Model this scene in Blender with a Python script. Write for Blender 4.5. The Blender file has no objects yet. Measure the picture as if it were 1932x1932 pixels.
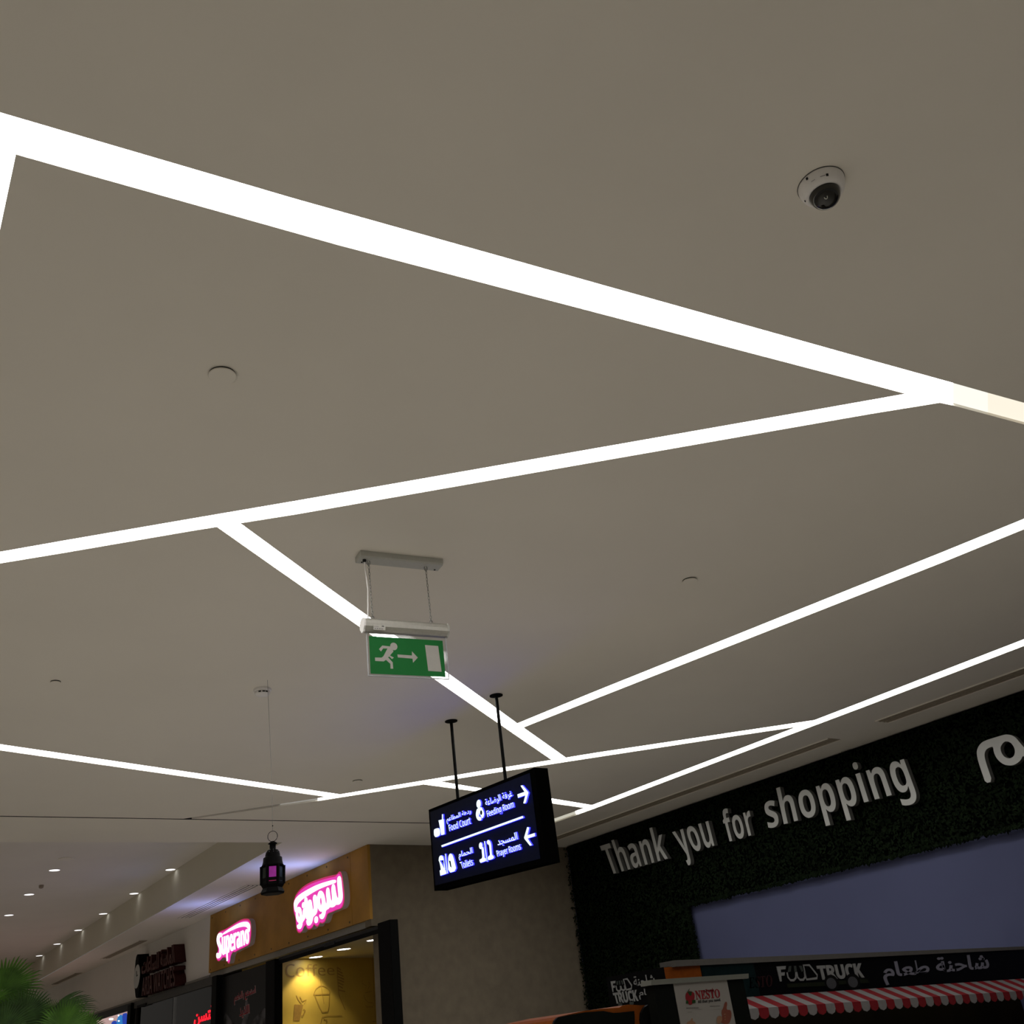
import bpy, bmesh, math, random
from mathutils import Vector, Matrix
from mathutils.geometry import tessellate_polygon, delaunay_2d_cdt, intersect_point_tri_2d

S = bpy.context.scene
C = S.collection
random.seed(7)

# ---------------------------------------------------------------- camera, world, exposure
cam = bpy.data.cameras.new('camera'); cam.sensor_width = 36; cam.lens = 1800 / 1932 * 36
cam.clip_start = .02; cam.clip_end = 200
co = bpy.data.objects.new('camera', cam); C.objects.link(co)
co.matrix_world = Matrix([(0.815264, -0.190423, -0.546885, 0.0), (-0.567596, -0.449984, -0.689456, 0.0), (-0.114802, 0.872498, -0.474939, 1.6), (0, 0, 0, 1)])
S.camera = co
w = bpy.data.worlds.new('world'); S.world = w; w.use_nodes = True
w.node_tree.nodes['Background'].inputs[0].default_value = (1.0, .93, .84, 1)
w.node_tree.nodes['Background'].inputs[1].default_value = .12
S.view_settings.view_transform = 'Standard'; S.view_settings.look = 'None'
S.view_settings.exposure = 0; S.view_settings.gamma = 1; S.view_settings.use_curve_mapping = False
LED = 12.0          # radiance of the ceiling light lines

# ---------------------------------------------------------------- materials
def lin(r, g, b):
    f = lambda v: v / 12.92 if v <= .04045 else ((v + .055) / 1.055) ** 2.4
    return (f(r / 255), f(g / 255), f(b / 255), 1)
def mat(name, col, rough=.6, metal=0, spec=.5, noise=0, nscale=40, bump=0, emit=None, es=0, coat=0):
    m = bpy.data.materials.new(name); m.use_nodes = True
    nt = m.node_tree; p = nt.nodes['Principled BSDF']
    if len(col) == 3: col = (*col, 1)
    p.inputs['Base Color'].default_value = col
    p.inputs['Roughness'].default_value = rough; p.inputs['Metallic'].default_value = metal
    p.inputs['Specular IOR Level'].default_value = spec; p.inputs['Coat Weight'].default_value = coat
    if noise or bump:
        tc = nt.nodes.new('ShaderNodeTexCoord'); n = nt.nodes.new('ShaderNodeTexNoise')
        n.inputs['Scale'].default_value = nscale; n.inputs['Detail'].default_value = 4
        nt.links.new(tc.outputs['Object'], n.inputs['Vector'])
        if noise:
            r = nt.nodes.new('ShaderNodeValToRGB')
            r.color_ramp.elements[0].position = .3; r.color_ramp.elements[1].position = .7
            r.color_ramp.elements[0].color = tuple(c * (1 - noise) for c in col[:3]) + (1,)
            r.color_ramp.elements[1].color = tuple(min(1, c * (1 + noise)) for c in col[:3]) + (1,)
            nt.links.new(n.outputs['Fac'], r.inputs['Fac']); nt.links.new(r.outputs['Color'], p.inputs['Base Color'])
        if bump:
            b = nt.nodes.new('ShaderNodeBump'); b.inputs['Strength'].default_value = bump; b.inputs['Distance'].default_value = .004
            nt.links.new(n.outputs['Fac'], b.inputs['Height']); nt.links.new(b.outputs['Normal'], p.inputs['Normal'])
    if emit:
        p.inputs['Emission Color'].default_value = (*emit[:3], 1); p.inputs['Emission Strength'].default_value = es
    return m
def emis(name, col, s):
    return mat(name, (.02, .02, .02), .5, emit=col, es=s)
def glass(name, tint=(1, 1, 1), refl=1.0, ior=1.45, rough=.02):
    m = bpy.data.materials.new(name); m.use_nodes = True; nt = m.node_tree
    for n in list(nt.nodes): nt.nodes.remove(n)
    o = nt.nodes.new('ShaderNodeOutputMaterial'); mx = nt.nodes.new('ShaderNodeMixShader')
    t = nt.nodes.new('ShaderNodeBsdfTransparent'); t.inputs[0].default_value = (*tint, 1)
    g = nt.nodes.new('ShaderNodeBsdfGlossy'); g.inputs['Roughness'].default_value = rough
    f = nt.nodes.new('ShaderNodeFresnel'); f.inputs[0].default_value = ior
    nt.links.new(f.outputs[0], mx.inputs[0]); nt.links.new(t.outputs[0], mx.inputs[1]); nt.links.new(g.outputs[0], mx.inputs[2])
    nt.links.new(mx.outputs[0], o.inputs[0])
    return m

M_CEIL = mat('ceiling_paint', (.83, .78, .69), .8, spec=.2, noise=.02, nscale=1.3, bump=.05)
M_TRAY = mat('tray_paint', (.80, .76, .69), .8, spec=.2, noise=.02, nscale=1.5)
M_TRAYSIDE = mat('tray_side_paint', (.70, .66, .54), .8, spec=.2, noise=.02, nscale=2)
M_BULK = mat('bulkhead_paint', (.78, .745, .68), .75, spec=.2, noise=.02, nscale=2)
M_STONE = mat('grey_render', (.185, .152, .108), .85, spec=.1, noise=.10, nscale=9, bump=.3)
M_STOREWALL = mat('store_wall_paint', (.068, .074, .135), .8, spec=.1, noise=.14, nscale=.5)
M_FLOOR = mat('floor_tile', (.76, .725, .66), .3, noise=.05, nscale=2)
M_FLOORD = mat('light_absorbing_floor', (.13, .11, .08), .3, noise=.08, nscale=2)  # made dark so that less light bounces up to the ceiling
M_LED = emis('led_diffuser', (1, 1, .985), LED)
M_LEDWARM = emis('led_diffuser_warm', (1, .985, .88), 1.02)
M_LEDAMBER = emis('led_diffuser_amber', (1, .92, .76), 1.0)
M_LEDDIM = emis('led_diffuser_dim', (1, .96, .80), .55)
M_LEDFADE = emis('led_diffuser_fading', (1, .97, .9), .30)
M_CHANNEL = mat('channel_grey', (.42, .40, .36), .7, spec=.1, noise=.02)
M_DARK = mat('dark_gap', (.012, .012, .012), .9, noise=.1)
M_WHITEPL = mat('white_plastic', (.88, .85, .82), .4, spec=.3, noise=.02, nscale=60)
M_GREYPL = mat('grey_housing', (.50, .50, .455), .5, spec=.2, noise=.03, nscale=60)
M_ALU = mat('brushed_aluminium', (.44, .42, .375), .42, metal=.5, noise=.05, nscale=90)
M_STEEL = mat('chain_steel', (.20, .195, .18), .4, metal=.6, noise=.05)
M_BLACK = mat('black_metal', (.0038, .0038, .0034), .5, spec=.04, noise=.15, nscale=30)
M_BLACKMATT = mat('black_matt', (.004, .004, .0035), .7, spec=.06, noise=.2, nscale=30)
M_DOME = mat('smoked_dome', (.012, .011, .008), .06, spec=.6, noise=.1)
M_LENS = mat('lens_glint', (.7, .72, .65), .2, emit=(.9, .95, .8), es=.0, noise=.02)
M_MARK = mat('print_grey', (.22, .19, .21), .7, noise=.1)
M_GREEN = mat('exit_green', (.006, .150, .026), .5, spec=.15, noise=.08, nscale=6)
M_EXITW = mat('exit_white', (.44, .42, .38), .5, spec=.2, noise=.02)
M_ACR = glass('clear_acrylic', (.93, .94, .93), ior=1.3)
M_ACREDGE = mat('acrylic_rim', (.62, .62, .64), .3, noise=.02)
M_SIGNB = mat('sign_black', (.0018, .0018, .0016), .8, spec=.0, noise=.1, nscale=20)
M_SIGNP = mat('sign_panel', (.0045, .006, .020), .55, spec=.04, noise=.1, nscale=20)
M_GLYPH = emis('glyph_face', (.80, .97, 1.0), 1.25)
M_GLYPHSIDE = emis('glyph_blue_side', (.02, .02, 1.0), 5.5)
M_LANT = mat('lantern_metal', (.0028, .0026, .0026), .6, spec=.05, noise=.2, nscale=60)
M_LGREEN = mat('lantern_dark_glass', (.014, .022, .020), .15, spec=.3, noise=.4, nscale=40)
M_LPINK = mat('lantern_magenta_glass', (.10, .01, .09), .2, noise=.35, nscale=30, emit=(.30, .02, .26), es=.55)
M_LRED = mat('lantern_red_glass', (.18, .02, .06), .15, noise=.3, nscale=30, emit=(.35, .02, .09), es=.35)
M_FASC = mat('printed_board', (.42, .215, .036), .6, spec=.2, noise=.25, nscale=2.2)
M_SCREW = mat('screw_head', (.10, .065, .03), .5, metal=.5, noise=.1)
M_SIGNSIDE = mat('sign_return', (.55, .50, .50), .5, noise=.03)
M_MAG = emis('magenta_acrylic', (.80, .035, .42), 1.0)
M_MAGRIM = emis('red_rim', (.62, .02, .12), .8)
M_WHITELIT = emis('lit_white_acrylic', (.95, .86, 1.0), 1.8)
M_HEAD = mat('dark_header', (.020, .0195, .019), .5, metal=.2, spec=.2, noise=.1, nscale=20)
M_HEADTRIM = mat('header_trim', (.36, .34, .29), .6, spec=.1, noise=.05)
M_POSTER = mat('poster_black', (.008, .0075, .007), .35, spec=.12, noise=.3, nscale=3)
M_SMOKE = mat('poster_smoke', (.11, .105, .105), .5, spec=.1, noise=.9, nscale=5)
M_PRED = mat('poster_red', (.30, .016, .028), .5, spec=.1, noise=.1)
M_PGREY = mat('poster_outline_grey', (.40, .36, .33), .5, spec=.1, noise=.1)
M_SHOPY = mat('shop_mural_yellow', (.66, .45, .075), .5, noise=.12, nscale=1.8)
M_MURAL = mat('mural_brown', (.47, .29, .048), .6, noise=.1)
M_MURALD = mat('mural_dark_brown', (.40, .225, .042), .6, noise=.1)
M_SHOPC = mat('shop_ceiling', (.55, .52, .40), .8, noise=.02)
M_LAMP = emis('downlight_lens', (1, .99, 1), 14)
M_LAMPT = emis('tray_downlight_lens', (1, .99, 1), 2.0)
M_WGLASS = glass('shop_glass', (.72, .72, .70), ior=1.5)
M_WINT = mat('watch_shop_interior', (.06, .06, .056), .7, spec=.1, noise=.15, nscale=2)
M_WLIGHT = emis('small_square_light', (1, 1, .97), 4)
M_NEON = emis('neon_red', (1.0, .012, .03), 1.15)
M_MAROON = mat('maroon_letter', (.042, .009, .008), .4, spec=.15, noise=.15, nscale=20)
M_MAROONF = mat('maroon_face', (.085, .026, .022), .4, spec=.15, noise=.1, nscale=20)
M_DIAL = mat('watch_dial', (.50, .51, .48), .4, noise=.03)
M_HEDGE = mat('hedge_leaf', (.0045, .0085, .0030), .8, spec=.05, noise=.5, nscale=12)
M_HEDGEB = mat('hedge_backing', (.001, .0015, .001), .9, spec=.02, noise=.3)
M_LETTER = mat('letter_grey', (.40, .395, .37), .5, spec=.15, noise=.03, nscale=8)
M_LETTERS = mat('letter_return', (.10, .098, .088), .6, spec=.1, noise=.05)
M_VENT = mat('vent_dark', (.34, .29, .22), .7, spec=.1, noise=.1)
M_VENTF = mat('vent_frame', (.55, .52, .46), .6, noise=.03)
M_KBLACK = mat('kiosk_gloss_black', (.0028, .0028, .003), .3, spec=.04, noise=.1)
M_KROOF = mat('kiosk_roof_trim', (.085, .078, .070), .6, spec=.1, noise=.05)
M_KORANGE = mat('kiosk_orange', (.17, .042, .005), .6, spec=.05, noise=.08)
M_KTEAL = mat('kiosk_teal_reflection', (.003, .009, .009), .3, spec=.12, noise=.2)
M_KIN = mat('kiosk_interior', (.010, .007, .003), .8, spec=.05, noise=.3, nscale=3)
M_KWHITE = mat('kiosk_lettering', (.20, .20, .195), .5, spec=.1, noise=.05)
M_KDIM = mat('kiosk_lettering_dim', (.040, .045, .040), .5, spec=.1, noise=.1)
M_ARED = mat('awning_red', (.155, .012, .015), .7, spec=.05, noise=.08)
M_AWHITE = mat('awning_white', (.17, .16, .155), .7, spec=.1, noise=.05)
M_PAPER = mat('poster_paper', (.20, .185, .165), .6, spec=.1, noise=.03, nscale=4)
M_NRED = mat('print_red', (.15, .011, .014), .5, spec=.1, noise=.05)
M_NGREEN = mat('print_green', (.010, .033, .009), .5, spec=.1, noise=.1)
M_NDARK = mat('print_dark', (.022, .02, .02), .6, spec=.1, noise=.05)
M_SKIN = mat('print_skin', (.145, .045, .028), .6, spec=.1, noise=.15, nscale=10)
M_SKINL = mat('print_skin_light', (.20, .11, .065), .6, spec=.1, noise=.1, nscale=10)
M_BOARD = mat('stand_board', (.0045, .005, .004), .5, spec=.03, noise=.1)
M_RAIL = mat('stand_rail', (.12, .12, .10), .5, spec=.2, noise=.03)
M_LEAF = mat('palm_leaf', (.075, .185, .022), .5, spec=.3, noise=.4, nscale=9)
M_LEAFD = mat('palm_leaf_dark', (.040, .095, .018), .5, spec=.3, noise=.4, nscale=9)
M_STEM = mat('palm_stem', (.06, .05, .025), .8, noise=.3)
M_POT = mat('planter', (.25, .22, .18), .6, noise=.1)
M_SCRP = emis('screen_pink', (.55, .36, .34), .85)
M_SCRB = emis('screen_blue', (.012, .055, .45), .8)
M_SCRC = emis('screen_cyan', (.02, .20, .55), .9)
M_SCRW = emis('screen_white', (.9, .95, 1), 1.6)

# ---------------------------------------------------------------- helpers
def link(o, parent=None):
    C.objects.link(o)
    if parent is not None:
        o.parent = parent
        o.matrix_parent_inverse = Matrix.Translation(-parent.location) if parent.type == 'EMPTY' and parent.parent is None else Matrix()
    return o
def tag(o, label=None, cat=None, group=None, kind=None):
    if label: o['label'] = label
    if cat: o['category'] = cat
    if group: o['group'] = group
    if kind: o['kind'] = kind
    return o
def thing(name, loc, label, cat, group=None):
    o = bpy.data.objects.new(name, None); o.location = loc; o.empty_display_size = .05; C.objects.link(o)
    return tag(o, label, cat, group)
def mesh(name, V, F, m, parent=None, smooth=False, mi=None):
    me = bpy.data.meshes.new(name); me.from_pydata([tuple(v) for v in V], [], F)
    for x in (m if isinstance(m, (list, tuple)) else [m]): me.materials.append(x)
    if mi: me.polygons.foreach_set('material_index', mi)
    if smooth: me.polygons.foreach_set('use_smooth', [True] * len(F))
    me.update()
    return link(bpy.data.objects.new(name, me), parent)
def bmo(name, bm, m, parent=None, smooth=False):
    me = bpy.data.meshes.new(name); bm.to_mesh(me); bm.free()
    for x in (m if isinstance(m, (list, tuple)) else [m]): me.materials.append(x)
    if smooth: me.polygons.foreach_set('use_smooth', [True] * len(me.polygons))
    return link(bpy.data.objects.new(name, me), parent)
BOXF = [(0, 3, 2, 1), (4, 5, 6, 7), (0, 1, 5, 4), (1, 2, 6, 5), (2, 3, 7, 6), (3, 0, 4, 7)]
def boxv(x0, x1, y0, y1, z0, z1):
    return [(x0, y0, z0), (x1, y0, z0), (x1, y1, z0), (x0, y1, z0), (x0, y0, z1), (x1, y0, z1), (x1, y1, z1), (x0, y1, z1)]
class MB:
    def __init__(s): s.v = []; s.f = []; s.mi = []
    def add(s, V, F, mi=0):
        n = len(s.v); s.v += [tuple(v) for v in V]; s.f += [tuple(i + n for i in f) for f in F]; s.mi += [mi] * len(F); return s
    def box(s, *b, mi=0): return s.add(boxv(*b), BOXF, mi)
    def tube(s, pts, r, n=8, mi=0, caps=True):
        pts = [Vector(p) for p in pts]; V = []; F = []
        for i, p in enumerate(pts):
            t = (pts[min(i + 1, len(pts) - 1)] - pts[max(i - 1, 0)]).normalized()
            a = t.cross(Vector((0, 0, 1)) if abs(t.z) < .9 else Vector((1, 0, 0))).normalized(); b = t.cross(a)
            rr = r[i] if isinstance(r, (list, tuple)) else r
            V += [p + a * math.cos(2 * math.pi * k / n) * rr + b * math.sin(2 * math.pi * k / n) * rr for k in range(n)]
        for i in range(len(pts) - 1):
            F += [(i * n + k, i * n + (k + 1) % n, (i + 1) * n + (k + 1) % n, (i + 1) * n + k) for k in range(n)]
        if caps: F += [tuple(range(n))[::-1], tuple((len(pts) - 1) * n + k for k in range(n))]
        return s.add(V, F, mi)
    def lathe(s, prof, cx, cy, n=32, mi=0, rot=0):     # prof: [(r, z)]
        V = []; F = []
        for r, z in prof:
            V += [(cx + r * math.cos(2 * math.pi * k / n + rot), cy + r * math.sin(2 * math.pi * k / n + rot), z) for k in range(n)]
        for i in range(len(prof) - 1):
            F += [(i * n + k, i * n + (k + 1) % n, (i + 1) * n + (k + 1) % n, (i + 1) * n + k) for k in range(n)]
        F += [tuple(range(n))[::-1], tuple((len(prof) - 1) * n + k for k in range(n))]
        return s.add(V, F, mi)
    def out(s, name, m, parent=None, smooth=False):
        return mesh(name, s.v, s.f, m, parent, smooth, s.mi)
def box(name, b, m, parent=None, bevel=0):
    if not bevel: return MB().box(*b).out(name, m, parent)
    bm = bmesh.new(); V = [bm.verts.new(v) for v in boxv(*b)]
    for f in BOXF: bm.faces.new([V[i] for i in f])
    bmesh.ops.bevel(bm, geom=bm.edges[:], offset=bevel, segments=2, affect='EDGES')
    return bmo(name, bm, m, parent)
# mappings of flat drawings to their planes: (a, b, depth behind the face) -> xyz
def PX(x): return lambda a, b, d: (x + d, a, b)          # faces -X, a = y, b = z
def PY(y): return lambda a, b, d: (a, y + d, b)          # faces -Y, a = x, b = z
EXP, EXE = (1.9450,3.3000),(0.987688,-0.156434)
def PE(off): return lambda a, b, d: (EXP[0] + EXE[0] * a - EXE[1] * (d + off), EXP[1] + EXE[1] * a + EXE[0] * (d + off), b)
def smooth(p, n=2):
    for _ in range(n):
        q = []
        for i in range(len(p)):
            a, b = p[i], p[(i + 1) % len(p)]
            q += [(a[0] * .75 + b[0] * .25, a[1] * .75 + b[1] * .25), (a[0] * .25 + b[0] * .75, a[1] * .25 + b[1] * .75)]
        p = q
    return p
def ell(cx, cy, rx, ry, n=20): return [(cx + rx * math.cos(2 * math.pi * i / n), cy + ry * math.sin(2 * math.pi * i / n)) for i in range(n)]
def ellc(p, n=20):      # ellipse inside the bounding box of the points
    x = [q[0] for q in p]; y = [q[1] for q in p]
    return ell((min(x) + max(x)) / 2, (min(y) + max(y)) / 2, (max(x) - min(x)) / 2, (max(y) - min(y)) / 2, n)
def shape(mb, loops, P, t=0, mi=0, side=None):   # loops[0] outer, others holes; front at depth 0, thickness t
    flat = [p for l in loops for p in l]
    tri = tessellate_polygon([[Vector((p[0], p[1], 0)) for p in l] for l in loops])
    n = len(flat)
    mb.add([P(a, b, 0) for a, b in flat], [tuple(f) for f in tri], mi)
    if t:
        V = [P(a, b, 0) for a, b in flat] + [P(a, b, t) for a, b in flat]; F = []; k = 0
        for l in loops:
            L = len(l); F += [(k + i, k + (i + 1) % L, n + k + (i + 1) % L, n + k + i) for i in range(L)]; k += L
        mb.add(V, F, mi if side is None else side)
    return mb
def stroke(pts, wd, closed=False):
    L = []; R = []; n = len(pts)
    for i, p in enumerate(pts):
        a = pts[i - 1] if (i > 0 or closed) else p; b = pts[(i + 1) % n] if (i < n - 1 or closed) else p
        dx, dy = b[0] - a[0], b[1] - a[1]; l = math.hypot(dx, dy) or 1
        nx, ny = -dy / l * wd / 2, dx / l * wd / 2
        L.append((p[0] + nx, p[1] + ny)); R.append((p[0] - nx, p[1] - ny))
    return L, R
def ribbon(mb, pts, wd, P, mi=0, closed=False):
    L, R = stroke(pts, wd, closed); n = len(pts)
    V = [P(a, b, 0) for a, b in L] + [P(a, b, 0) for a, b in R]
    mb.add(V, [(i, (i + 1) % n, n + (i + 1) % n, n + i) for i in range(n if closed else n - 1)], mi)
    return mb
# Arabic letters in joined forms: isolated, final, initial, medial
AR = {'ا': (0xFE8D, 0xFE8E, 0, 0), 'ب': (0xFE8F, 0xFE90, 0xFE91, 0xFE92), 'ة': (0xFE93, 0xFE94, 0, 0), 'ت': (0xFE95, 0xFE96, 0xFE97, 0xFE98),
      'ج': (0xFE9D, 0xFE9E, 0xFE9F, 0xFEA0), 'ح': (0xFEA1, 0xFEA2, 0xFEA3, 0xFEA4), 'د': (0xFEA9, 0xFEAA, 0, 0), 'ذ': (0xFEAB, 0xFEAC, 0, 0),
      'ر': (0xFEAD, 0xFEAE, 0, 0), 'س': (0xFEB1, 0xFEB2, 0xFEB3, 0xFEB4), 'ش': (0xFEB5, 0xFEB6, 0xFEB7, 0xFEB8), 'ض': (0xFEBD, 0xFEBE, 0xFEBF, 0xFEC0),
      'ط': (0xFEC1, 0xFEC2, 0xFEC3, 0xFEC4), 'ع': (0xFEC9, 0xFECA, 0xFECB, 0xFECC), 'غ': (0xFECD, 0xFECE, 0xFECF, 0xFED0), 'ف': (0xFED1, 0xFED2, 0xFED3, 0xFED4),
      'ل': (0xFEDD, 0xFEDE, 0xFEDF, 0xFEE0), 'م': (0xFEE1, 0xFEE2, 0xFEE3, 0xFEE4), 'ن': (0xFEE5, 0xFEE6, 0xFEE7, 0xFEE8), 'ه': (0xFEE9, 0xFEEA, 0xFEEB, 0xFEEC),
      'و': (0xFEED, 0xFEEE, 0, 0), 'ي': (0xFEF1, 0xFEF2, 0xFEF3, 0xFEF4)}
def arabic(s):
    out = []
    for i, ch in enumerate(s):
        if ch not in AR: out.append(ch); continue
        pj = i > 0 and s[i - 1] in AR and AR[s[i - 1]][2] != 0
        nj = i < len(s) - 1 and s[i + 1] in AR and AR[ch][2] != 0
        k = (3 if nj else 1) if pj else (2 if nj else 0)
        out.append(chr(AR[ch][k] or AR[ch][1 if pj else 0]))
    return ''.join(reversed(out))
def text_geo(s, offset=0, spacing=1, res=3):
    cu = bpy.data.curves.new('text', 'FONT'); cu.body = s; cu.resolution_u = res; cu.extrude = .5; cu.offset = offset; cu.space_character = spacing
    o = bpy.data.objects.new('text', cu); C.objects.link(o); bpy.context.view_layer.update()
    dg = bpy.context.evaluated_depsgraph_get(); me = o.evaluated_get(dg).to_mesh()
    V = [tuple(v.co) for v in me.vertices]; F = [tuple(p.vertices) for p in me.polygons]; N = [p.normal.z for p in me.polygons]
    o.evaluated_get(dg).to_mesh_clear(); bpy.data.objects.remove(o); bpy.data.curves.remove(cu)
    return V, F, N
def text(mb, s, quad, P, t=.002, mi=0, side=None, offset=0, spacing=1, base=None, rtl=False, res=3):
    """quad: lower left, lower right, upper right, upper left; base=(low, high) in text units, else the text's own box"""
    V, F, N = text_geo(arabic(s) if rtl else s, offset, spacing, res)
    x0 = min(v[0] for v in V); x1 = max(v[0] for v in V)
    y0, y1 = base or (min(v[1] for v in V), max(v[1] for v in V))
    q = quad; W = []
    for x, y, z in V:
        u = (x - x0) / (x1 - x0); v = (y - y0) / (y1 - y0)
        a = [(q[0][i] * (1 - u) + q[1][i] * u) * (1 - v) + (q[3][i] * (1 - u) + q[2][i] * u) * v for i in (0, 1)]
        W.append(P(a[0], a[1], (.5 - z) * t))
    keep = [(f, n) for f, n in zip(F, N) if n > -.5]
    k = len(mb.v); mb.v += W
    mb.f += [tuple(i + k for i in f) for f, n in keep]; mb.mi += [mi if n > .5 or side is None else side for f, n in keep]
    return mb
CAP = (0, .714)     # baseline to cap height of the sans letters
def style(s, U, L): return ''.join(chr(U + ord(c) - 65) if 'A' <= c <= 'Z' else chr(L + ord(c) - 97) if 'a' <= c <= 'z' else c for c in s)
def sans(s): return style(s, 0x1D5A0, 0x1D5BA)
def bold(s): return style(s, 0x1D5D4, 0x1D5EE)
def serif(s): return style(s, 0x1D400, 0x1D41A)
def inside(p, poly):
    c = False; n = len(poly)
    for i in range(n):
        a, b = poly[i], poly[i - 1]
        if (a[1] > p[1]) != (b[1] > p[1]) and p[0] < (b[0] - a[0]) * (p[1] - a[1]) / (b[1] - a[1]) + a[0]: c = not c
    return c

# ---------------------------------------------------------------- ceiling with the light channels cut out
H = 3.5
strips = {
 'A': [(-0.7746,1.762),(0.0624,1.697),(0.7261,1.618),(2.754,1.345),(3.166,1.288),(3.308,1.378),(3.233,1.392),(2.861,1.442),(0.8885,1.712),(0.2599,1.783),(0.1135,1.799),(-0.1241,1.829),(-0.7943,1.912)],
 'A2': [(3.166,1.288),(3.36,1.262),(3.511,1.351),(3.308,1.378)],
 'A3': [(3.36,1.262),(3.564,1.234),(7.037,0.7649),(7.296,0.8257),(3.724,1.323),(3.511,1.351)],
 'B': [(3.164,1.309),(2.838,1.617),(1.341,3.019),(1.025,3.31),(0.6405,3.666),(0.4458,3.849),(-1.085,5.316),(-1.097,5.426),(0.4643,3.952),(0.6645,3.771),(1.058,3.406),(1.384,3.118),(3.034,1.569),(3.233,1.392),(3.272,1.355)],
 'C': [(1.134,3.293),(1.136,3.333),(1.486,3.593),(1.886,3.887),(2.958,4.677),(3.695,5.217),(4.92,6.11),(4.983,6.143),(5.062,6.064),(5.004,6.028),(4.119,5.39),(4.015,5.317),(3.522,4.956),(2.979,4.561),(2.188,3.988),(1.801,3.708),(1.568,3.536),(1.215,3.275),(1.176,3.256)],
 'D': [(4.006,5.363),(4.015,5.317),(4.127,4.59),(4.538,2.219),(4.602,1.812),(4.747,0.7743),(4.883,0.8206),(4.72,1.878),(4.661,2.298),(4.232,4.718),(4.119,5.39),(4.109,5.437)],
 'E': [(3.519,7.548),(3.655,7.405),(4.348,6.68),(4.535,6.483),(4.923,6.113),(5.165,5.864),(5.993,5.104),(6.486,4.653),(6.588,4.558),(6.613,4.712),(6.487,4.829),(6.087,5.194),(5.259,5.979),(4.609,6.594),(4.416,6.789),(4.219,6.997),(3.701,7.504),(3.563,7.641)],
 'E2': [(3.279,7.782),(3.519,7.548),(3.563,7.641),(3.311,7.856)],
 'E3': [(2.655,8.367),(3.279,7.782),(3.311,7.856),(2.671,8.416)],
 'F': [(6.481,7.782),(6.493,7.518),(6.489,5.575),(6.483,4.259),(6.471,3.467),(6.463,2.848),(6.428,1.481),(6.573,1.533),(6.604,2.926),(6.615,3.56),(6.623,4.324),(6.619,5.698),(6.631,7.661),(6.62,7.94)],
 'F2': [(6.362,9.459),(6.481,7.782),(6.62,7.94),(6.534,9.666)],
 'G': [(4.276,6.849),(4.311,6.884),(4.845,7.052),(5.834,7.316),(6.493,7.518),(6.534,7.555),(6.531,7.651),(6.494,7.636),(5.986,7.496),(4.829,7.148),(4.219,6.993),(4.205,6.955)],
 'H': [(0.4712,6.317),(0.913,6.47),(3.655,7.405),(3.668,7.451),(3.609,7.512),(3.576,7.496),(0.9356,6.597),(0.4864,6.443)],
 'I': [(0.1095,1.72),(0.1135,1.799),(0.1263,2.056),(0.1597,2.727),(0.0423,2.784),(0.0198,2.212),(0.0214,1.849),(0.0189,1.718)],
}
def along(p, d, l): return (p[0] + d[0] * l, p[1] + d[1] * l)
def unit(a, b): l = math.hypot(b[0] - a[0], b[1] - a[1]); return ((b[0] - a[0]) / l, (b[1] - a[1]) / l)
A_ = strips['A']; d_ = unit(A_[2], A_[1]); A_[0] = along(A_[1], d_, 3.4); A_[-1] = along(A_[-3], d_, 3.5); A_[-2] = along(A_[-3], d_, .5)
r0, r1 = strips['I'][1], strips['I'][2]; d_ = unit(r0, r1); n_ = (-d_[1], d_[0]) if -d_[1] < 0 else (d_[1], -d_[0])
b0, b1 = strips['B'][4], strips['B'][5]; e_ = unit(b0, b1)          # the line runs on until it meets the next one
L_ = ((b0[0] - r0[0]) * e_[1] - (b0[1] - r0[1]) * e_[0]) / (d_[0] * e_[1] - d_[1] * e_[0]) + .03
q0, q1 = along(r0, d_, -.05), along(r0, d_, L_)
strips['I'] = [q0, r0, q1, along(q1, n_, .11), along(q0, n_, .11)]
JY = 8.36
RECT = [(-5.0, -4.0), (7.8, -4.0), (7.8, JY + .04), (-5.0, JY - .05)]
ins, edg = [], []
def loop(p):
    k = len(ins); ins.extend(Vector(q) for q in p); edg.extend((k + i, k + (i + 1) % len(p)) for i in range(len(p)))
loop(RECT)
for p in strips.values(): loop(p)
cv, ce, cf = delaunay_2d_cdt(ins, edg, [], 0, 1e-5)[:3]
own = []
for f in cf:
    c = sum((cv[i] for i in f), Vector((0, 0))) / len(f)
    own.append(next((k for k, p in strips.items() if inside(c, p)), None) if inside(c, RECT) else 'X')
DEP = .013
mb = MB(); chan = MB(); ef = {}
mb.add([(v.x, v.y, H) for v in cv], [tuple(f)[::-1] for f, o in zip(cf, own) if o is None])
for f, o in zip(cf, own):
    for i in range(len(f)): ef.setdefault(frozenset((f[i], f[(i + 1) % len(f)])), []).append(o)
for e, os_ in ef.items():
    if len(os_) == 2 and (os_[0] is None) != (os_[1] is None):
        a, b = [cv[i] for i in e]
        chan.add([(a.x, a.y, H), (b.x, b.y, H), (b.x, b.y, H + DEP + .0004), (a.x, a.y, H + DEP + .0004)], [(0, 1, 2, 3)])
ceiling = tag(mb.out('ceiling', M_CEIL), kind='structure')
tag(chan.out('channel_walls', M_CEIL), kind='structure')  # side walls of the recessed light channels
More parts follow.
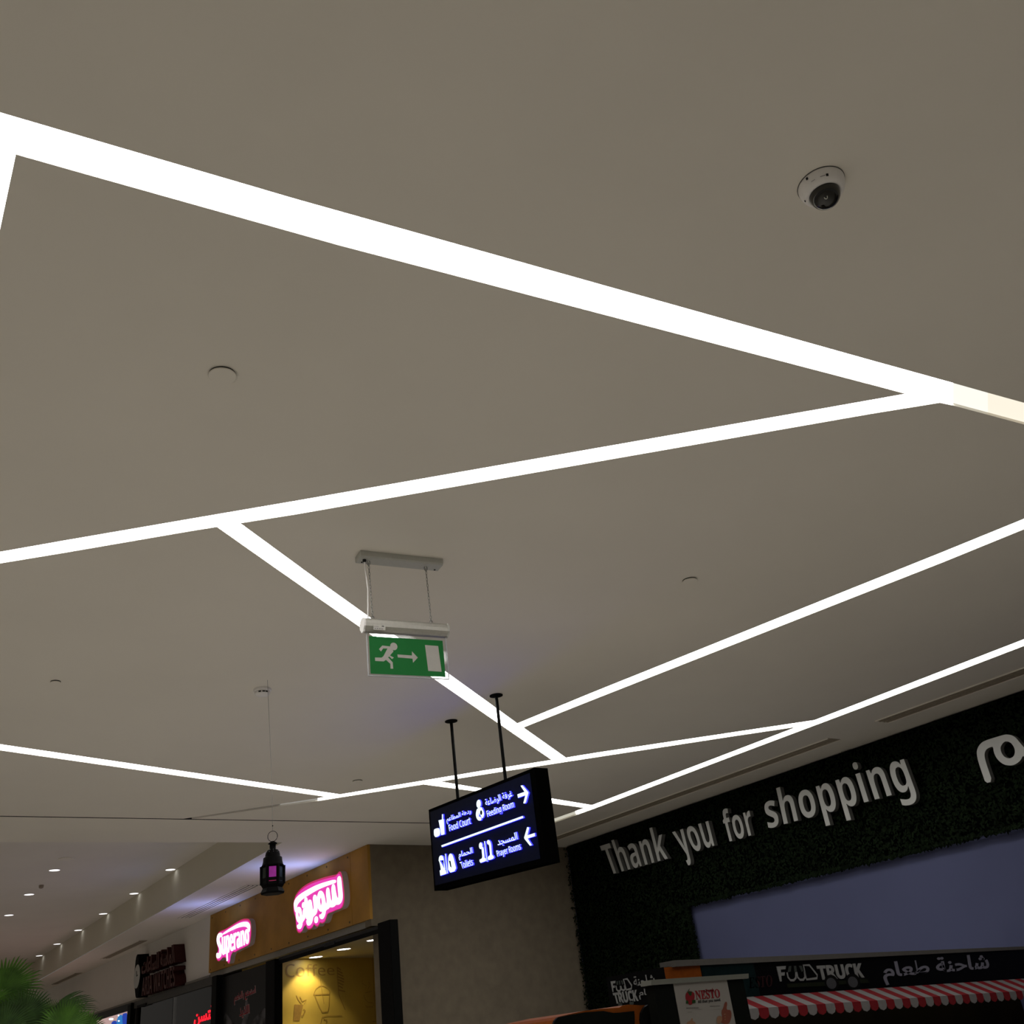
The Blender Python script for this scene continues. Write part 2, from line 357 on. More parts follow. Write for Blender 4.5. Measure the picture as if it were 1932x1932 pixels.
STRIPLAB = {
 'A': 'widest white light line, running from the left edge down past the dome camera',
 'B': 'white ceiling light line crossing the frame between the dome camera and the exit sign',
 'C': 'slanting white light line that passes behind the green exit sign',
 'D': 'white light line rising to the right from beside the sign posts',
 'E': 'thin white light line behind the two posts of the black directory sign',
 'F': 'white light line running parallel to the dark hedge wall',
 'G': 'short white light line partly hidden by the top of the black directory sign',
 'H': 'white light line crossing behind the lantern cord',
 'I': 'white light line leaving the frame at its left edge below the widest line'}
for k, lab in STRIPLAB.items():
    loc = (sum(p[0] for p in strips[k]) / len(strips[k]), sum(p[1] for p in strips[k]) / len(strips[k]), H)
    t = thing('light_line', loc, lab, 'ceiling light', 'recessed light lines in the ceiling')
    for kk, m, nm in ((k, M_LED, 'diffuser'), (k + '2', {'A': M_LEDWARM, 'F': M_LEDDIM, 'E': M_LEDFADE}.get(k), 'end_diffuser'), (k + '3', {'E': M_CHANNEL, 'A': M_LEDAMBER}.get(k), 'empty_channel' if k == 'E' else 'end_diffuser')):
        fs = [tuple(f)[::-1] for f, o in zip(cf, own) if o == kk]
        if fs and m:
            use = sorted({i for f in fs for i in f}); ix = {u: n for n, u in enumerate(use)}
            o = mesh(nm, [(cv[i].x, cv[i].y, H + DEP) for i in use], [tuple(ix[i] for i in f) for f in fs], m, t)
            if kk in ('A2', 'A3'): o['label'] = 'warmer dimmer end of the light line' if kk == 'A3' else 'slightly warm part of the light line'
            if kk == 'F2': o['label'] = 'dim yellowish end of the light line'
            if kk == 'E2': o['label'] = 'fading end of the light line'
            if kk == 'E3': o['label'] = 'unlit grey end of the channel'
# soffit behind the joint, tray opening, tray
TX0, TX1, TY0, TY1 = 3.95, 4.34, 9.31, 22.6
mb = MB()
def slab(mb, p, z): mb.add([(a, b, z) for a, b in p], [tuple(range(len(p)))[::-1]])
slab(mb, [(-4, JY - .015), (7.8, JY + .065), (7.8, TY0), (-4, TY0)], H)
slab(mb, [(TX0, TY0), (5.6, TY0), (5.6, 27), (TX1 + .16, 27)], H)
slab(mb, [(5.6, TY0), (7.8, TY0), (7.8, 9.75), (5.6, 9.75)], H)
slab(mb, [(6.0, JY + .0), (7.8, JY + .03), (7.8, JY + .08), (6.0, JY + .06)], H - .0003)
slab(mb, [(-4, TY0), (-.6, TY0), (-.6, 27), (-4, 27)], H)
slab(mb, [(-.6, TY1), (TX1 + .02, TY1), (TX1 + .16, 27), (-.6, 27)], H)
soffit = tag(mb.out('ceiling_soffit', M_CEIL), kind='structure')
mb = MB()
for o_ in (-.04, -.015): mb.add([(-4, JY + o_, H), (7.8, JY + o_ + .08, H), (7.8, JY + o_ + .08, H + .04), (-4, JY + o_, H + .04)], [(0, 1, 2, 3)])
mb.add([(-4, JY - .04, H + .04), (7.8, JY + .04, H + .04), (7.8, JY + .065, H + .04), (-4, JY - .015, H + .04)], [(0, 1, 2, 3)])
tag(mb.out('trim_4', M_DARK), kind='structure')
TZ = 3.91
mb = MB(); slab(mb, [(-.6, TY0), (TX0, TY0), (TX1, TY1), (-.6, TY1)], TZ)
tag(mb.out('ceiling_tray', M_TRAY), kind='structure')
mb = MB()
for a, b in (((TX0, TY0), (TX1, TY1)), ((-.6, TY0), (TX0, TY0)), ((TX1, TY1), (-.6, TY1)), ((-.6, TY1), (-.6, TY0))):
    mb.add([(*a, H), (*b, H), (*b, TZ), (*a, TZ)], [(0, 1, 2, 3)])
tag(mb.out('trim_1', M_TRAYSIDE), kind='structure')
tag(box('floor', (-8, 5.6, -8, 30, -.1, 0), M_FLOOR), kind='structure')
tag(box('floor_right_absorber', (5.6, 12, -8, 30, -.1, 0), M_FLOORD), kind='structure')  # unseen floor, darkened to dim the ceiling near the hedge
# ---------------------------------------------------------------- walls
GA, GB = (4.945, 9.40), (7.78, 9.58)
mb = MB()
def wallseg(mb, a, b, z0, z1, th):
    dx, dy = b[0] - a[0], b[1] - a[1]; l = math.hypot(dx, dy); n = (-dy / l * th, dx / l * th)
    p = [a, b, (b[0] + n[0], b[1] + n[1]), (a[0] + n[0], a[1] + n[1])]
    mb.add([(*q, z0) for q in p] + [(*q, z1) for q in p], BOXF)
wallseg(mb, GA, GB, 2.70, H, .12); wallseg(mb, (5.03, 9.4055), GB, 0, 2.70, .12)
tag(mb.out('wall_back', M_STONE), kind='structure')
tag(box('wall_right', (7.765, 7.95, -3, 9.7, 0, H), M_STOREWALL), kind='structure')
# shop front bulkhead
tag(box('wall_far', (4.965, 5.10, 14.15, 26.0, 2.72, H), M_BULK), kind='structure')
tag(box('trim_2', (4.965, 5.08, 9.52, 14.15, 2.70, 2.775), M_HEADTRIM), kind='structure')
tag(box('trim_3', (4.95, 4.965, 14.15, 25.5, 2.715, 2.745), M_HEADTRIM), kind='structure')

# ---------------------------------------------------------------- dark hedge wall with raised lettering
hx = 7.68
t = thing('hedge_wall', (7.74, 6.5, 0), 'dark artificial hedge panel framing the store entrance under the white lettering', 'hedge')
mb = MB(); mb.box(7.725, 7.765, 2.4, 9.52, 2.56, 3.495).box(7.725, 7.765, 7.70, 9.52, 0, 2.56)
mb.out('backing', M_HEDGEB, t)
V, F = [], []
rnd = random.Random(3)
for i in range(34000):
    if rnd.random() < .62: y, z = rnd.uniform(2.4, 9.54), rnd.uniform(2.53, 3.49)
    else: y, z = rnd.uniform(7.655, 9.54), rnd.uniform(.9, 2.56)
    if rnd.random() < .10: y, z = (rnd.uniform(2.4, 7.7), 2.535 + rnd.gauss(0, .008)) if rnd.random() < .7 else (7.66 + rnd.gauss(0, .010), rnd.uniform(1.6, 2.54))
    x = hx + rnd.uniform(.0, .05); s = rnd.uniform(.012, .026); a = rnd.uniform(0, 6.28); tl = rnd.uniform(-.9, .9)
    d = Vector((tl * .7, math.cos(a), math.sin(a))).normalized() * s; e = Vector((rnd.uniform(-.6, .6), -math.sin(a), math.cos(a))).normalized() * s * .5
    p = Vector((x, y, z)); n = len(V)
    if p.z > 3.47: p.z = 3.47
    V += [p - d, p + e, p + d, p - e]; F.append((n, n + 1, n + 2, n + 3))
o = mesh('foliage', V, F, M_HEDGE, t); o['kind'] = 'stuff'

def pieces(V, F):      # connected islands
    par = list(range(len(V)))
    def find(i):
        while par[i] != i: par[i] = par[par[i]]; i = par[i]
        return i
    for f in F:
        for i in f[1:]: par[find(i)] = find(f[0])
    g = {}
    for f in F: g.setdefault(find(f[0]), []).append(f)
    return list(g.values())
t = thing('wall_lettering', (7.62, 6.7, 3.2), 'raised grey letters reading Thank you for shopping on the dark hedge', 'sign')
LX = 7.615
WORDS = [('Thank', [(8.684,3.021),(7.724,3.013),(7.749,3.351),(8.79,3.358)]), ('you', [(7.499,3.004),(7.034,3.008),(7.048,3.258),(7.593,3.261)]),
         ('for', [(6.842,3.004),(6.478,3.003),(6.487,3.319),(6.86,3.322)])]
def letters(word, quad, base, parent, off=-.004):
    V, F, N = text_geo(bold(word), off, 1.04, 4)
    x0 = min(v[0] for v in V); x1 = max(v[0] for v in V); y0, y1 = base; q = quad; W = []
    for x, y, z in V:
        u = (x - x0) / (x1 - x0); v = (y - y0) / (y1 - y0)
        a = [(q[0][i] * (1 - u) + q[1][i] * u) * (1 - v) + (q[3][i] * (1 - u) + q[2][i] * u) * v for i in (0, 1)]
        W.append((LX + (.5 - z) * .052, a[0], a[1]))
    nm = dict(zip(F, N))
    isl = sorted(pieces(V, F), key=lambda fs: min(V[i][0] for f in fs for i in f)); grp = []
    for fs in isl:
        a = min(V[i][0] for f in fs for i in f); b = max(V[i][0] for f in fs for i in f)
        if grp and a < grp[-1][1] - .6 * min(b - a, grp[-1][1] - grp[-1][0]): grp[-1][2].extend(fs); grp[-1][1] = max(b, grp[-1][1])
        else: grp.append([a, b, list(fs)])
    for a, b, fs in grp:
        use = sorted({i for f in fs for i in f}); ix = {u: n for n, u in enumerate(use)}
        mesh('letter', [W[i] for i in use], [tuple(ix[i] for i in f) for f in fs], [M_LETTER, M_LETTERS], parent, mi=[0 if abs(nm[f]) > .5 else 1 for f in fs])
letters('Thank', WORDS[0][1], (0, .714), t)
letters('you', WORDS[1][1], (0, .546), t)
letters('for', WORDS[2][1], (0, .765), t)
letters('shopping', [(6.301,3.019),(4.671,2.993),(4.686,3.254),(6.29,3.26)], (0, .546), t)
t = thing('wall_glyph', (7.62, 3.7, 3.2), 'raised grey Arabic letter on the dark hedge right of the word shopping', 'sign')
mb = MB()
outer = [(4.056,2.886),(4.056,2.958),(4.055,3.038),(4.051,3.089),(4.04,3.132),(4.02,3.161),(3.985,3.186),(3.943,3.197),(3.842,3.197),(3.777,3.196),(3.747,3.19),(3.715,3.172),(3.695,3.148),(3.681,3.111),(3.661,3.061),(3.633,2.998),(3.527,2.984),(3.535,2.933),(3.659,2.958),(3.686,2.998),(3.695,3.005),(3.719,2.98),(3.758,2.964),(3.795,2.959),(3.828,2.966),(3.86,2.982),(3.887,3.014),(3.902,3.051),(3.905,3.095),(3.895,3.134),(3.913,3.137),(3.948,3.133),(3.972,3.117),(3.988,3.09),(3.994,3.052),(3.996,2.991),(3.997,2.885)]
hole = [(3.794,3.145),(3.822,3.13),(3.841,3.111),(3.848,3.076),(3.84,3.043),(3.819,3.021),(3.793,3.013),(3.761,3.021),(3.739,3.052),(3.735,3.084),(3.743,3.116),(3.761,3.135),(3.775,3.142)]
shape(mb, [smooth(outer, 1), smooth(hole, 1)], PX(LX), .052, 0, 1); mb.out('letter', [M_LETTER, M_LETTERS], t)

# ---------------------------------------------------------------- black directory sign on two posts
fx = 3.45
t = thing('directory_sign', (3.5, 4.97, 2.67), 'black hanging lightbox sign with white directions to food court, toilets and prayer rooms', 'sign')
y0, y1 = [(4.461,2.936)][0][0], [(5.676,2.972)][0][0]
zt0, zt1, zb0, zb1 = [(4.461,2.936)][0][1], [(5.676,2.972)][0][1], [(4.453,2.403)][0][1], [(5.652,2.455)][0][1]
yb0, yb1 = y0, y1
zt = (zt0 + zt1) / 2; zb = (zb0 + zb1) / 2
mb = MB(); mb.add([(x, y, z) for x in (3.453, 3.553) for y, z in ((y0, zt0), (y1, zt1), (y1, zb1), (y0, zb0))],
   [(0, 1, 2, 3), (7, 6, 5, 4), (0, 4, 5, 1), (1, 5, 6, 2), (2, 6, 7, 3), (3, 7, 4, 0)])
mb.out('case', M_SIGNB, t)
ins_ = .045
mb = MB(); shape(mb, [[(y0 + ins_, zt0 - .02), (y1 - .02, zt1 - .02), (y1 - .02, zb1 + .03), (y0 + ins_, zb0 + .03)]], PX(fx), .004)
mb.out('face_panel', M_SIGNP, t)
for q in ([(3.498,5.376)][0], [(3.497,4.823)][0]):
    mb = MB(); mb.tube([(3.5, q[1], H - .004), (3.5, q[1], zt - .02)], .0105, 12); mb.out('post', M_BLACK, t)
    mb = MB(); mb.lathe([(.043, H - .001), (.043, H - .006), (.018, H - .012)], 3.5, q[1], 24); mb.out('ceiling_flange', M_BLACK, t)
G = PX(fx - .010)
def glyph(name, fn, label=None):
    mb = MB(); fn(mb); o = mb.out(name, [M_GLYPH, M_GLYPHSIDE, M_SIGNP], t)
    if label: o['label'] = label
tt = .010
def g1(mb):
    shape(mb, [[(5.491,2.901),(5.479,2.898),(5.484,2.867),(5.474,2.865),(5.478,2.771),(5.519,2.773),(5.531,2.833),(5.54,2.872),(5.496,2.868)]], G, tt, 0, 1)
    shape(mb, [smooth([(5.607,2.824),(5.596,2.829),(5.552,2.826),(5.537,2.818),(5.529,2.798),(5.534,2.782),(5.545,2.775),(5.592,2.774),(5.607,2.788),(5.61,2.803)], 1)], G, tt, 0, 1)
glyph('food_symbol', g1, 'white drink cup and burger symbol')
def g2(mb):
    shape(mb, [ellc([(5.071,2.89),(5.028,2.88),(5.078,2.85),(5.035,2.84)])], G, tt, 0, 1)
    shape(mb, [smooth([(5.057,2.841),(5.031,2.84),(5.02,2.834),(5.003,2.801),(5.007,2.782),(5.022,2.772),(5.034,2.773),(5.041,2.787),(5.056,2.808),(5.061,2.813),(5.059,2.798),(5.068,2.791),(5.046,2.785),(5.036,2.771),(5.043,2.763),(5.064,2.764),(5.083,2.774),(5.096,2.797),(5.093,2.819),(5.079,2.839)], 1)], G, tt, 0, 1)
    shape(mb, [ellc([(5.042,2.821),(5.022,2.816),(5.046,2.798),(5.027,2.793)])], PX(fx - .0105), 0, 2)
glyph('feeding_symbol', g2, 'white seated parent and baby symbol')
glyph('prayer_symbol', lambda mb: [shape(mb, [ellc([(5.088,2.637),(5.056,2.63),(5.094,2.605),(5.062,2.598)])], G, tt, 0, 1),
    shape(mb, [[(5.068,2.604),(5.052,2.606),(5.045,2.594),(5.045,2.541),(5.032,2.534),(5.032,2.52),(5.093,2.52),(5.103,2.53),(5.102,2.54),(5.075,2.543),(5.069,2.551)]], G, tt, 0, 1),
    shape(mb, [[(5.034,2.636),(5.025,2.633),(5.019,2.514),(5.025,2.514)]], G, tt, 0, 1),
    shape(mb, [smooth([(5.005,2.623),(5,2.633),(4.984,2.634),(4.969,2.623),(4.961,2.602),(4.963,2.569),(4.964,2.54),(4.949,2.535),(4.945,2.518),(5.006,2.518),(5.013,2.53),(5.009,2.539),(4.983,2.544),(4.984,2.563),(4.983,2.606),(4.998,2.609)], 1)], G, tt, 0, 1)], 'white symbols of two people at prayer')
def g4(mb):
    shape(mb, [[(5.575,2.625),(5.569,2.642),(5.555,2.651),(5.537,2.65),(5.519,2.64),(5.513,2.626),(5.508,2.592),(5.498,2.552),(5.51,2.559),(5.516,2.586),(5.516,2.617),(5.562,2.623),(5.542,2.601),(5.514,2.565),(5.5,2.558),(5.492,2.529),(5.569,2.53),(5.572,2.562),(5.557,2.565),(5.56,2.586),(5.566,2.611)]], G, tt, 0, 1)
    shape(mb, [[(5.493,2.651),(5.484,2.648),(5.477,2.529),(5.485,2.529)]], G, tt, 0, 1)
    shape(mb, [smooth([(5.458,2.615),(5.45,2.632),(5.434,2.641),(5.417,2.637),(5.401,2.625),(5.387,2.589),(5.37,2.525),(5.472,2.528)], 1)], G, tt, 0, 1)
    shape(mb, [[(5.451,2.602),(5.431,2.595),(5.426,2.559),(5.419,2.547),(5.432,2.559),(5.441,2.562),(5.442,2.572),(5.448,2.591)]], PX(fx - .0105), 0, 2)
glyph('toilet_symbol', g4, 'white robed man and veiled woman symbols')
glyph('rule_bar', lambda mb: shape(mb, [[(5.53,2.711),(4.611,2.692),(4.605,2.68),(5.524,2.699)]], G, tt, 0, 1))
glyph('arrow', lambda mb: shape(mb, [[(4.638,2.823),(4.636,2.802),(4.561,2.799),(4.59,2.76),(4.576,2.755),(4.565,2.758),(4.528,2.806),(4.533,2.814),(4.577,2.861),(4.596,2.864),(4.593,2.857),(4.565,2.82)]], G, tt, 0, 1), 'white arrow pointing right')
glyph('arrow', lambda mb: shape(mb, [[(4.516,2.558),(4.516,2.575),(4.587,2.577),(4.561,2.615),(4.58,2.622),(4.621,2.572),(4.619,2.564),(4.575,2.517),(4.555,2.516),(4.589,2.56)]], G, tt, 0, 1), 'white arrow pointing left')
ten = dict(t=tt, mi=0, side=1, offset=.004)
glyph('lettering', lambda mb: text(mb, sans('Food Court'), [(5.417,2.777),(5.162,2.768),(5.167,2.811),(5.425,2.817)], G, base=CAP, **ten))
glyph('lettering', lambda mb: text(mb, sans('Feeding Room'), [(4.972,2.768),(4.687,2.76),(4.689,2.798),(4.978,2.804)], G, base=CAP, **ten))
glyph('lettering', lambda mb: text(mb, sans('Toilets'), [(5.309,2.526),(5.176,2.524),(5.182,2.563),(5.328,2.567)], G, base=CAP, **ten))
glyph('lettering', lambda mb: text(mb, sans('Prayer Rooms'), [(4.909,2.522),(4.665,2.515),(4.669,2.553),(4.916,2.556)], G, base=CAP, **ten))
glyph('arabic_lettering', lambda mb: text(mb, 'ردهة المطاعم', [(5.44,2.825),(5.148,2.818),(5.155,2.861),(5.447,2.874)], G, rtl=True, **ten))
glyph('arabic_lettering', lambda mb: text(mb, 'غرفة الرضاعة', [(4.974,2.822),(4.683,2.813),(4.701,2.864),(4.986,2.876)], G, rtl=True, **ten))
glyph('arabic_lettering', lambda mb: text(mb, 'الحمام', [(5.332,2.579),(5.17,2.575),(5.175,2.629),(5.336,2.632)], G, rtl=True, **ten))
glyph('arabic_lettering', lambda mb: text(mb, 'المسجد', [(4.893,2.572),(4.685,2.565),(4.691,2.618),(4.898,2.624)], G, rtl=True, **ten))

# ---------------------------------------------------------------- green exit sign
t = thing('exit_sign', (EXP[0], EXP[1], 3.1), 'green emergency exit sign with running figure, hanging on two chains from the ceiling', 'sign')
def ebox(mb, a0, a1, d0, d1, z0, z1, ch=0, mi=0):
    P = PE(0)
    if not ch: return mb.add([P(a, z, d) for z in (z0, z1) for a, d in ((a0, d0), (a1, d0), (a1, d1), (a0, d1))], BOXF, mi)
    prof = [(d0, z1), (d0, z0 + ch), (d0 + ch, z0), (d1 - ch, z0), (d1, z0 + ch), (d1, z1)]; n = len(prof)
    return mb.add([P(a, z, d) for a in (a0, a1) for d, z in prof], [tuple(range(n))[::-1], tuple(range(n, 2 * n))] + [(i, (i + 1) % n, n + (i + 1) % n, n + i) for i in range(n)], mi)
mb = MB(); ebox(mb, -.182, .205, -.022, .052, 3.470, 3.499, .006); mb.out('ceiling_box', M_GREYPL, t)
def Ebar(mb, a, d, z, r, mi=0): mb.lathe([(r, z + .004), (r, z - .002)], *PE(0)(a, 0, d)[:2], 10, mi)
for a_, d_ in ((-.160, .030), (.185, .034)):
    mb = MB(); Ebar(mb, a_, d_, 3.469, .004); mb.out('screw', M_DARK, t)
ca = [(-0.136,3.454),(0.1326,3.466),(-0.1272,3.185),(0.1376,3.18),(-0.1525,3.462),(-0.1486,3.179)]
HZ = 3.165     # housing axis
hz0, hz1 = 3.133, 3.186
# housing: rounded tube profile
prof = [(-.028, 3.146), (-.030, 3.160), (-.028, 3.174), (-.020, 3.183), (-.006, 3.187), (.006, 3.187), (.020, 3.183), (.028, 3.174), (.030, 3.160), (.028, 3.146), (.016, 3.136), (.012, 3.128), (-.012, 3.128), (-.016, 3.136)]
hl = [(-0.1788,3.15),(0.1993,3.144)]
ha0, ha1 = hl[0][0] + .004, hl[1][0] - .003
def tubeE(name, a0, a1, sc, m):
    n = len(prof); P = PE(0)
    mb = MB().add([P(a, 3.158 + (z - 3.158) * sc, d * sc) for a in (a0, a1) for d, z in prof],
        [tuple(range(n))[::-1], tuple(range(n, 2 * n))] + [(i, (i + 1) % n, n + (i + 1) % n, n + i) for i in range(n)])
    return mb.out(name, m, t)
tubeE('housing', ha0, ha1, 1, M_ALU)
tubeE('end_cap', ha0 - .007, ha0, 1.06, M_WHITEPL); tubeE('end_cap', ha1, ha1 + .007, 1.06, M_GREYPL)
mb = MB(); PS = PE(-.0308)
lb = [(-0.1425,3.151),(-0.0899,3.151),(-0.0911,3.128),(-0.1436,3.128)]
shape(mb, [lb], PS, 0, 0)
for i in range(4):
    a, b = lb[0][0] + .004 + i * .010, lb[3][1] + .004
    shape(mb, [[(a, b), (a + .006, b), (a + .006, b + .004), (a, b + .004)]], PE(-.0312), 0, 1)
shape(mb, [ellc([(lb[1][0] - .018, lb[1][1] - .007), (lb[1][0] - .005, lb[1][1] - .003)])], PE(-.0312), 0, 2)
shape(mb, [[(lb[0][0] + .003, lb[0][1] - .009), (lb[0][0] + .022, lb[0][1] - .009), (lb[0][0] + .022, lb[0][1] - .007), (lb[0][0] + .003, lb[0][1] - .007)]], PE(-.0312), 0, 1)
mb.out('rating_sticker', [mat('sticker', (.50, .48, .43), .5, noise=.05), M_MARK, M_DARK], t)
def chain(a_t, z_t, a_b, z_b, d):
    mb = MB(); n = 17; P = PE(0)
    for i in range(n):
        u = (i + .5) / n; c = Vector(P(a_t + (a_b - a_t) * u, z_t + (z_b - z_t) * u, d)); L = (z_t - z_b) / n * .62; wv = Vector((EXE[0], EXE[1], 0)) if i % 2 else Vector((-EXE[1], EXE[0], 0))
        ring = [c + wv * math.cos(k * math.pi / 4) * .0035 + Vector((0, 0, 1)) * math.sin(k * math.pi / 4) * L for k in range(9)]
        mb.tube(ring, .0011, 5, caps=False)
    ch = mb.out('chain', M_STEEL, t)
    for z in (z_t, z_b):
        mb = MB(); c = Vector(P(a_t if z == z_t else a_b, z + (.0 if z == z_t else -.004), d)); wv = Vector((EXE[0], EXE[1], 0))
        mb.tube([c + wv * math.cos(k * math.pi / 6) * .007 + Vector((0, 0, 1)) * math.sin(k * math.pi / 6) * .013 for k in range(13)], .0016, 6, caps=False)
        mb.out('hook', M_STEEL, ch)
chain(ca[0][0], 3.460, ca[2][0] - .002, 3.200, .012); chain(ca[1][0], 3.460, ca[3][0], 3.200, .012)
mb = MB(); P = PE(.006); mb.tube([P(ca[4][0] - .004, 3.466, 0), P(ca[4][0], 3.40, 0), P(ca[4][0] + .006, 3.33, 0), P(ca[5][0] - .004, 3.187, 0)], .0028, 8); mb.out('power_cable', M_WHITEPL, t)
mb = MB(); mb.lathe([(.008, 3.474), (.008, 3.462), (.005, 3.458)], *PE(.006)(ca[4][0] - .004, 0, 0)[:2], 12); mb.out('cable_gland', M_DARK, t)
pan = [(-0.1673,3.123),(0.1966,3.121),(0.1924,2.935),(-0.1626,2.937)]
a0, a1 = (pan[0][0] + pan[3][0]) / 2, (pan[1][0] + pan[2][0]) / 2; zlo = (pan[2][1] + pan[3][1]) / 2
mb = MB(); ebox(mb, a0, a1, -.004, .004, zlo, 3.140); mb.out('acrylic_panel', M_ACR, t)
mb = MB(); ebox(mb, a0, a1, -.004, .004, zlo, zlo + .0025); ebox(mb, a0, a0 + .002, -.004, .004, zlo, 3.13); ebox(mb, a1 - .002, a1, -.004, .004, zlo, 3.13)
mb.out('panel_rim', M_ACREDGE, t)
gq = [(-0.1602,3.11),(0.1732,3.108),(0.1801,2.943),(-0.1511,2.946)]
ga0, ga1 = (gq[0][0] + gq[3][0]) / 2, (gq[1][0] + gq[2][0]) / 2; gz0, gz1 = (gq[2][1] + gq[3][1]) / 2, (gq[0][1] + gq[1][1]) / 2
mb = MB(); ebox(mb, ga0, ga1, -.0052, -.0042, gz0, gz1); mb.out('green_sheet', M_GREEN, t)
PG = PE(-.0058)
def icon(name, loops):
    mb = MB()
    for l in loops: shape(mb, [l], PG, 0)
    mb.out(name, M_EXITW, t)
icon('running_figure', [ellc([(-0.0645,3.086),(-0.0327,3.086),(-0.0647,3.052),(-0.0357,3.053)]), [(-0.0993,3.07),(-0.0656,3.068),(-0.0544,3.054),(-0.0515,3.046),(-0.0678,3.028),(-0.0514,3.019),(-0.0596,3.012),(-0.0715,3.023),(-0.0767,3.019),(-0.0875,3.007),(-0.0579,2.995),(-0.0875,3.007),(-0.0963,3),(-0.134,3),(-0.1339,3.015),(-0.1055,3.016),(-0.0967,3.023),(-0.0773,3.058),(-0.0966,3.057),(-0.1064,3.043),(-0.1146,3.053)],
     [(-0.0767,3.019),(-0.0577,2.998),(-0.057,2.97),(-0.0687,2.97),(-0.0682,2.991),(-0.0891,3.009)]])
icon('arrow', [[(-0.0345,3.034),(0.0299,3.033),(0.0312,3.052),(0.056,3.025),(0.0329,3.001),(0.0317,3.019),(-0.0336,3.021)]])
icon('door_symbol', [[(0.0929,3.084),(0.1538,3.083),(0.1599,2.967),(0.099,2.968)]])

# ---------------------------------------------------------------- lantern on a thin cord
lx, ly = 2.043, 4.941
t = thing('hanging_lantern', (lx, ly, 2.352), 'black metal Ramadan lantern with magenta glass hanging on a thin cord', 'lantern')
R6 = math.radians(22.5 + 14)
rot = math.atan2(-ly, -lx) - math.pi / 6          # one pane faces the room's entrance
mb = MB(); mb.lathe([(.056, 2.353), (.060, 2.362), (.049, 2.383), (.058, 2.398), (.058, 2.410)], lx, ly, 6, 0, rot); mb.out('base', M_LANT, t)
R = .060
def corner(k, r, z): a = rot + k * math.pi / 3; return Vector((lx + r * math.cos(a), ly + r * math.sin(a), z))
for k in range(6):
    mb = MB(); mb.tube([corner(k, R - .002, 2.400), corner(k, R - .001, 2.490)], .0055, 6); mb.out('corner_bar', M_LANT, t)
    a, b = corner(k, R, 0), corner(k + 1, R, 0); n = (a + b) / 2 - Vector((lx, ly, 0)); n.z = 0; n.normalize()
    def pq(u, z, off=-.004): p = a.lerp(b, u) + n * off; return (p.x, p.y, z)
    front = (k == 0)
    for z0, z1, m, nm in ((2.428, 2.484, M_LPINK if front else M_LGREEN, 'glass_pane'), (2.402, 2.416, M_LRED if front else M_LGREEN, 'lower_pane')):
        o = mesh(nm, [pq(.14, z0), pq(.86, z0), pq(.86, z1), pq(.14, z1)], [(0, 1, 2, 3)], m, t)
        if front: o['label'] = 'magenta glass pane' if m is M_LPINK else 'red glass pane'
    for z0, z1 in ((2.414, 2.430), (2.482, 2.492)): mesh('pane_frame', [pq(0, z0, -.002), pq(1, z0, -.002), pq(1, z1, -.002), pq(0, z1, -.002)], [(0, 1, 2, 3)], M_LANT, t)
    for u0, u1 in ((0, .2), (.8, 1)): mesh('pane_frame', [pq(u0, 2.40, -.003), pq(u1, 2.40, -.003), pq(u1, 2.49, -.003), pq(u0, 2.49, -.003)], [(0, 1, 2, 3)], M_LANT, t)
mb = MB(); mb.lathe([(.060, 2.486), (.053, 2.498), (.049, 2.513), (.048, 2.530), (.045, 2.533), (.038, 2.536), (.038, 2.545), (.034, 2.560), (.025, 2.570), (.016, 2.574), (.016, 2.599), (.024, 2.601), (.023, 2.604), (.010, 2.613), (.002, 2.616)], lx, ly, 24, 0, rot)
mb.out('roof', M_LANT, t, True)
mb = MB()
for k in range(10):
    a = rot + k * .628
    for r, z in ((.0345, 2.558), (.0275, 2.5685)): mb.lathe([(.0016, z + .002), (.0016, z - .001)], lx + r * math.cos(a), ly + r * math.sin(a), 6)
mb.out('vent_holes', mat('lantern_hole', (.16, .17, .18), .5, noise=.1), t)
mb = MB(); rv = Vector((.8152, -.5676, 0)); c = Vector((lx - .001, ly, 2.6395))
mb.tube([c + rv * math.cos(i * math.pi / 18) * .0255 + Vector((0, 0, 1)) * math.sin(i * math.pi / 18) * .0265 for i in range(37)], .0016, 6, caps=False); mb.out('ring', M_LANT, t)
mb = MB(); mb.tube([(lx - .001, ly, 2.664), (lx - .004, ly + .003, 2.9), (2.012, 4.952, H)], .0009, 6); mb.out('cord', M_STEEL, t)
mb = MB(); mb.lathe([(.001, 2.697), (.004, 2.693), (.001, 2.689)], lx - .001, ly, 8); mb.out('knot', M_DARK, t)

# ---------------------------------------------------------------- ceiling fittings
cx, cy = 1.921, .905
t = thing('dome_camera', (cx, cy, H), 'white dome security camera with dark bubble on the bare ceiling', 'camera')
mb = MB(); mb.lathe([(r * .9, H + (z - H) * .92) for r, z in ((.069, 3.4995), (.069, 3.494), (.067, 3.482), (.061, 3.468), (.054, 3.460), (.047, 3.457), (.045, 3.460))], cx, cy, 48); mb.out('body', M_WHITEPL, t, True)
mb = MB(); mb.lathe([(.0634, 3.4998), (.0634, 3.4988), (.060, 3.4986)], cx, cy, 48); mb.out('shadow_gasket', M_DARK, t)
mb = MB(); mb.lathe([(.0405 * math.cos(a), 3.462 - .0410 * math.sin(a)) for a in [i * math.pi / 24 for i in range(0, 12)]] + [(.001, 3.421)], cx, cy, 40); mb.out('dome', M_DOME, t, True)
tc = Vector((-cx, -cy, -1.9)).normalized()
BODY = [(r * .9, H + (z - H) * .92) for r, z in ((.069, 3.494), (.067, 3.482), (.061, 3.468), (.054, 3.460), (.047, 3.457))]
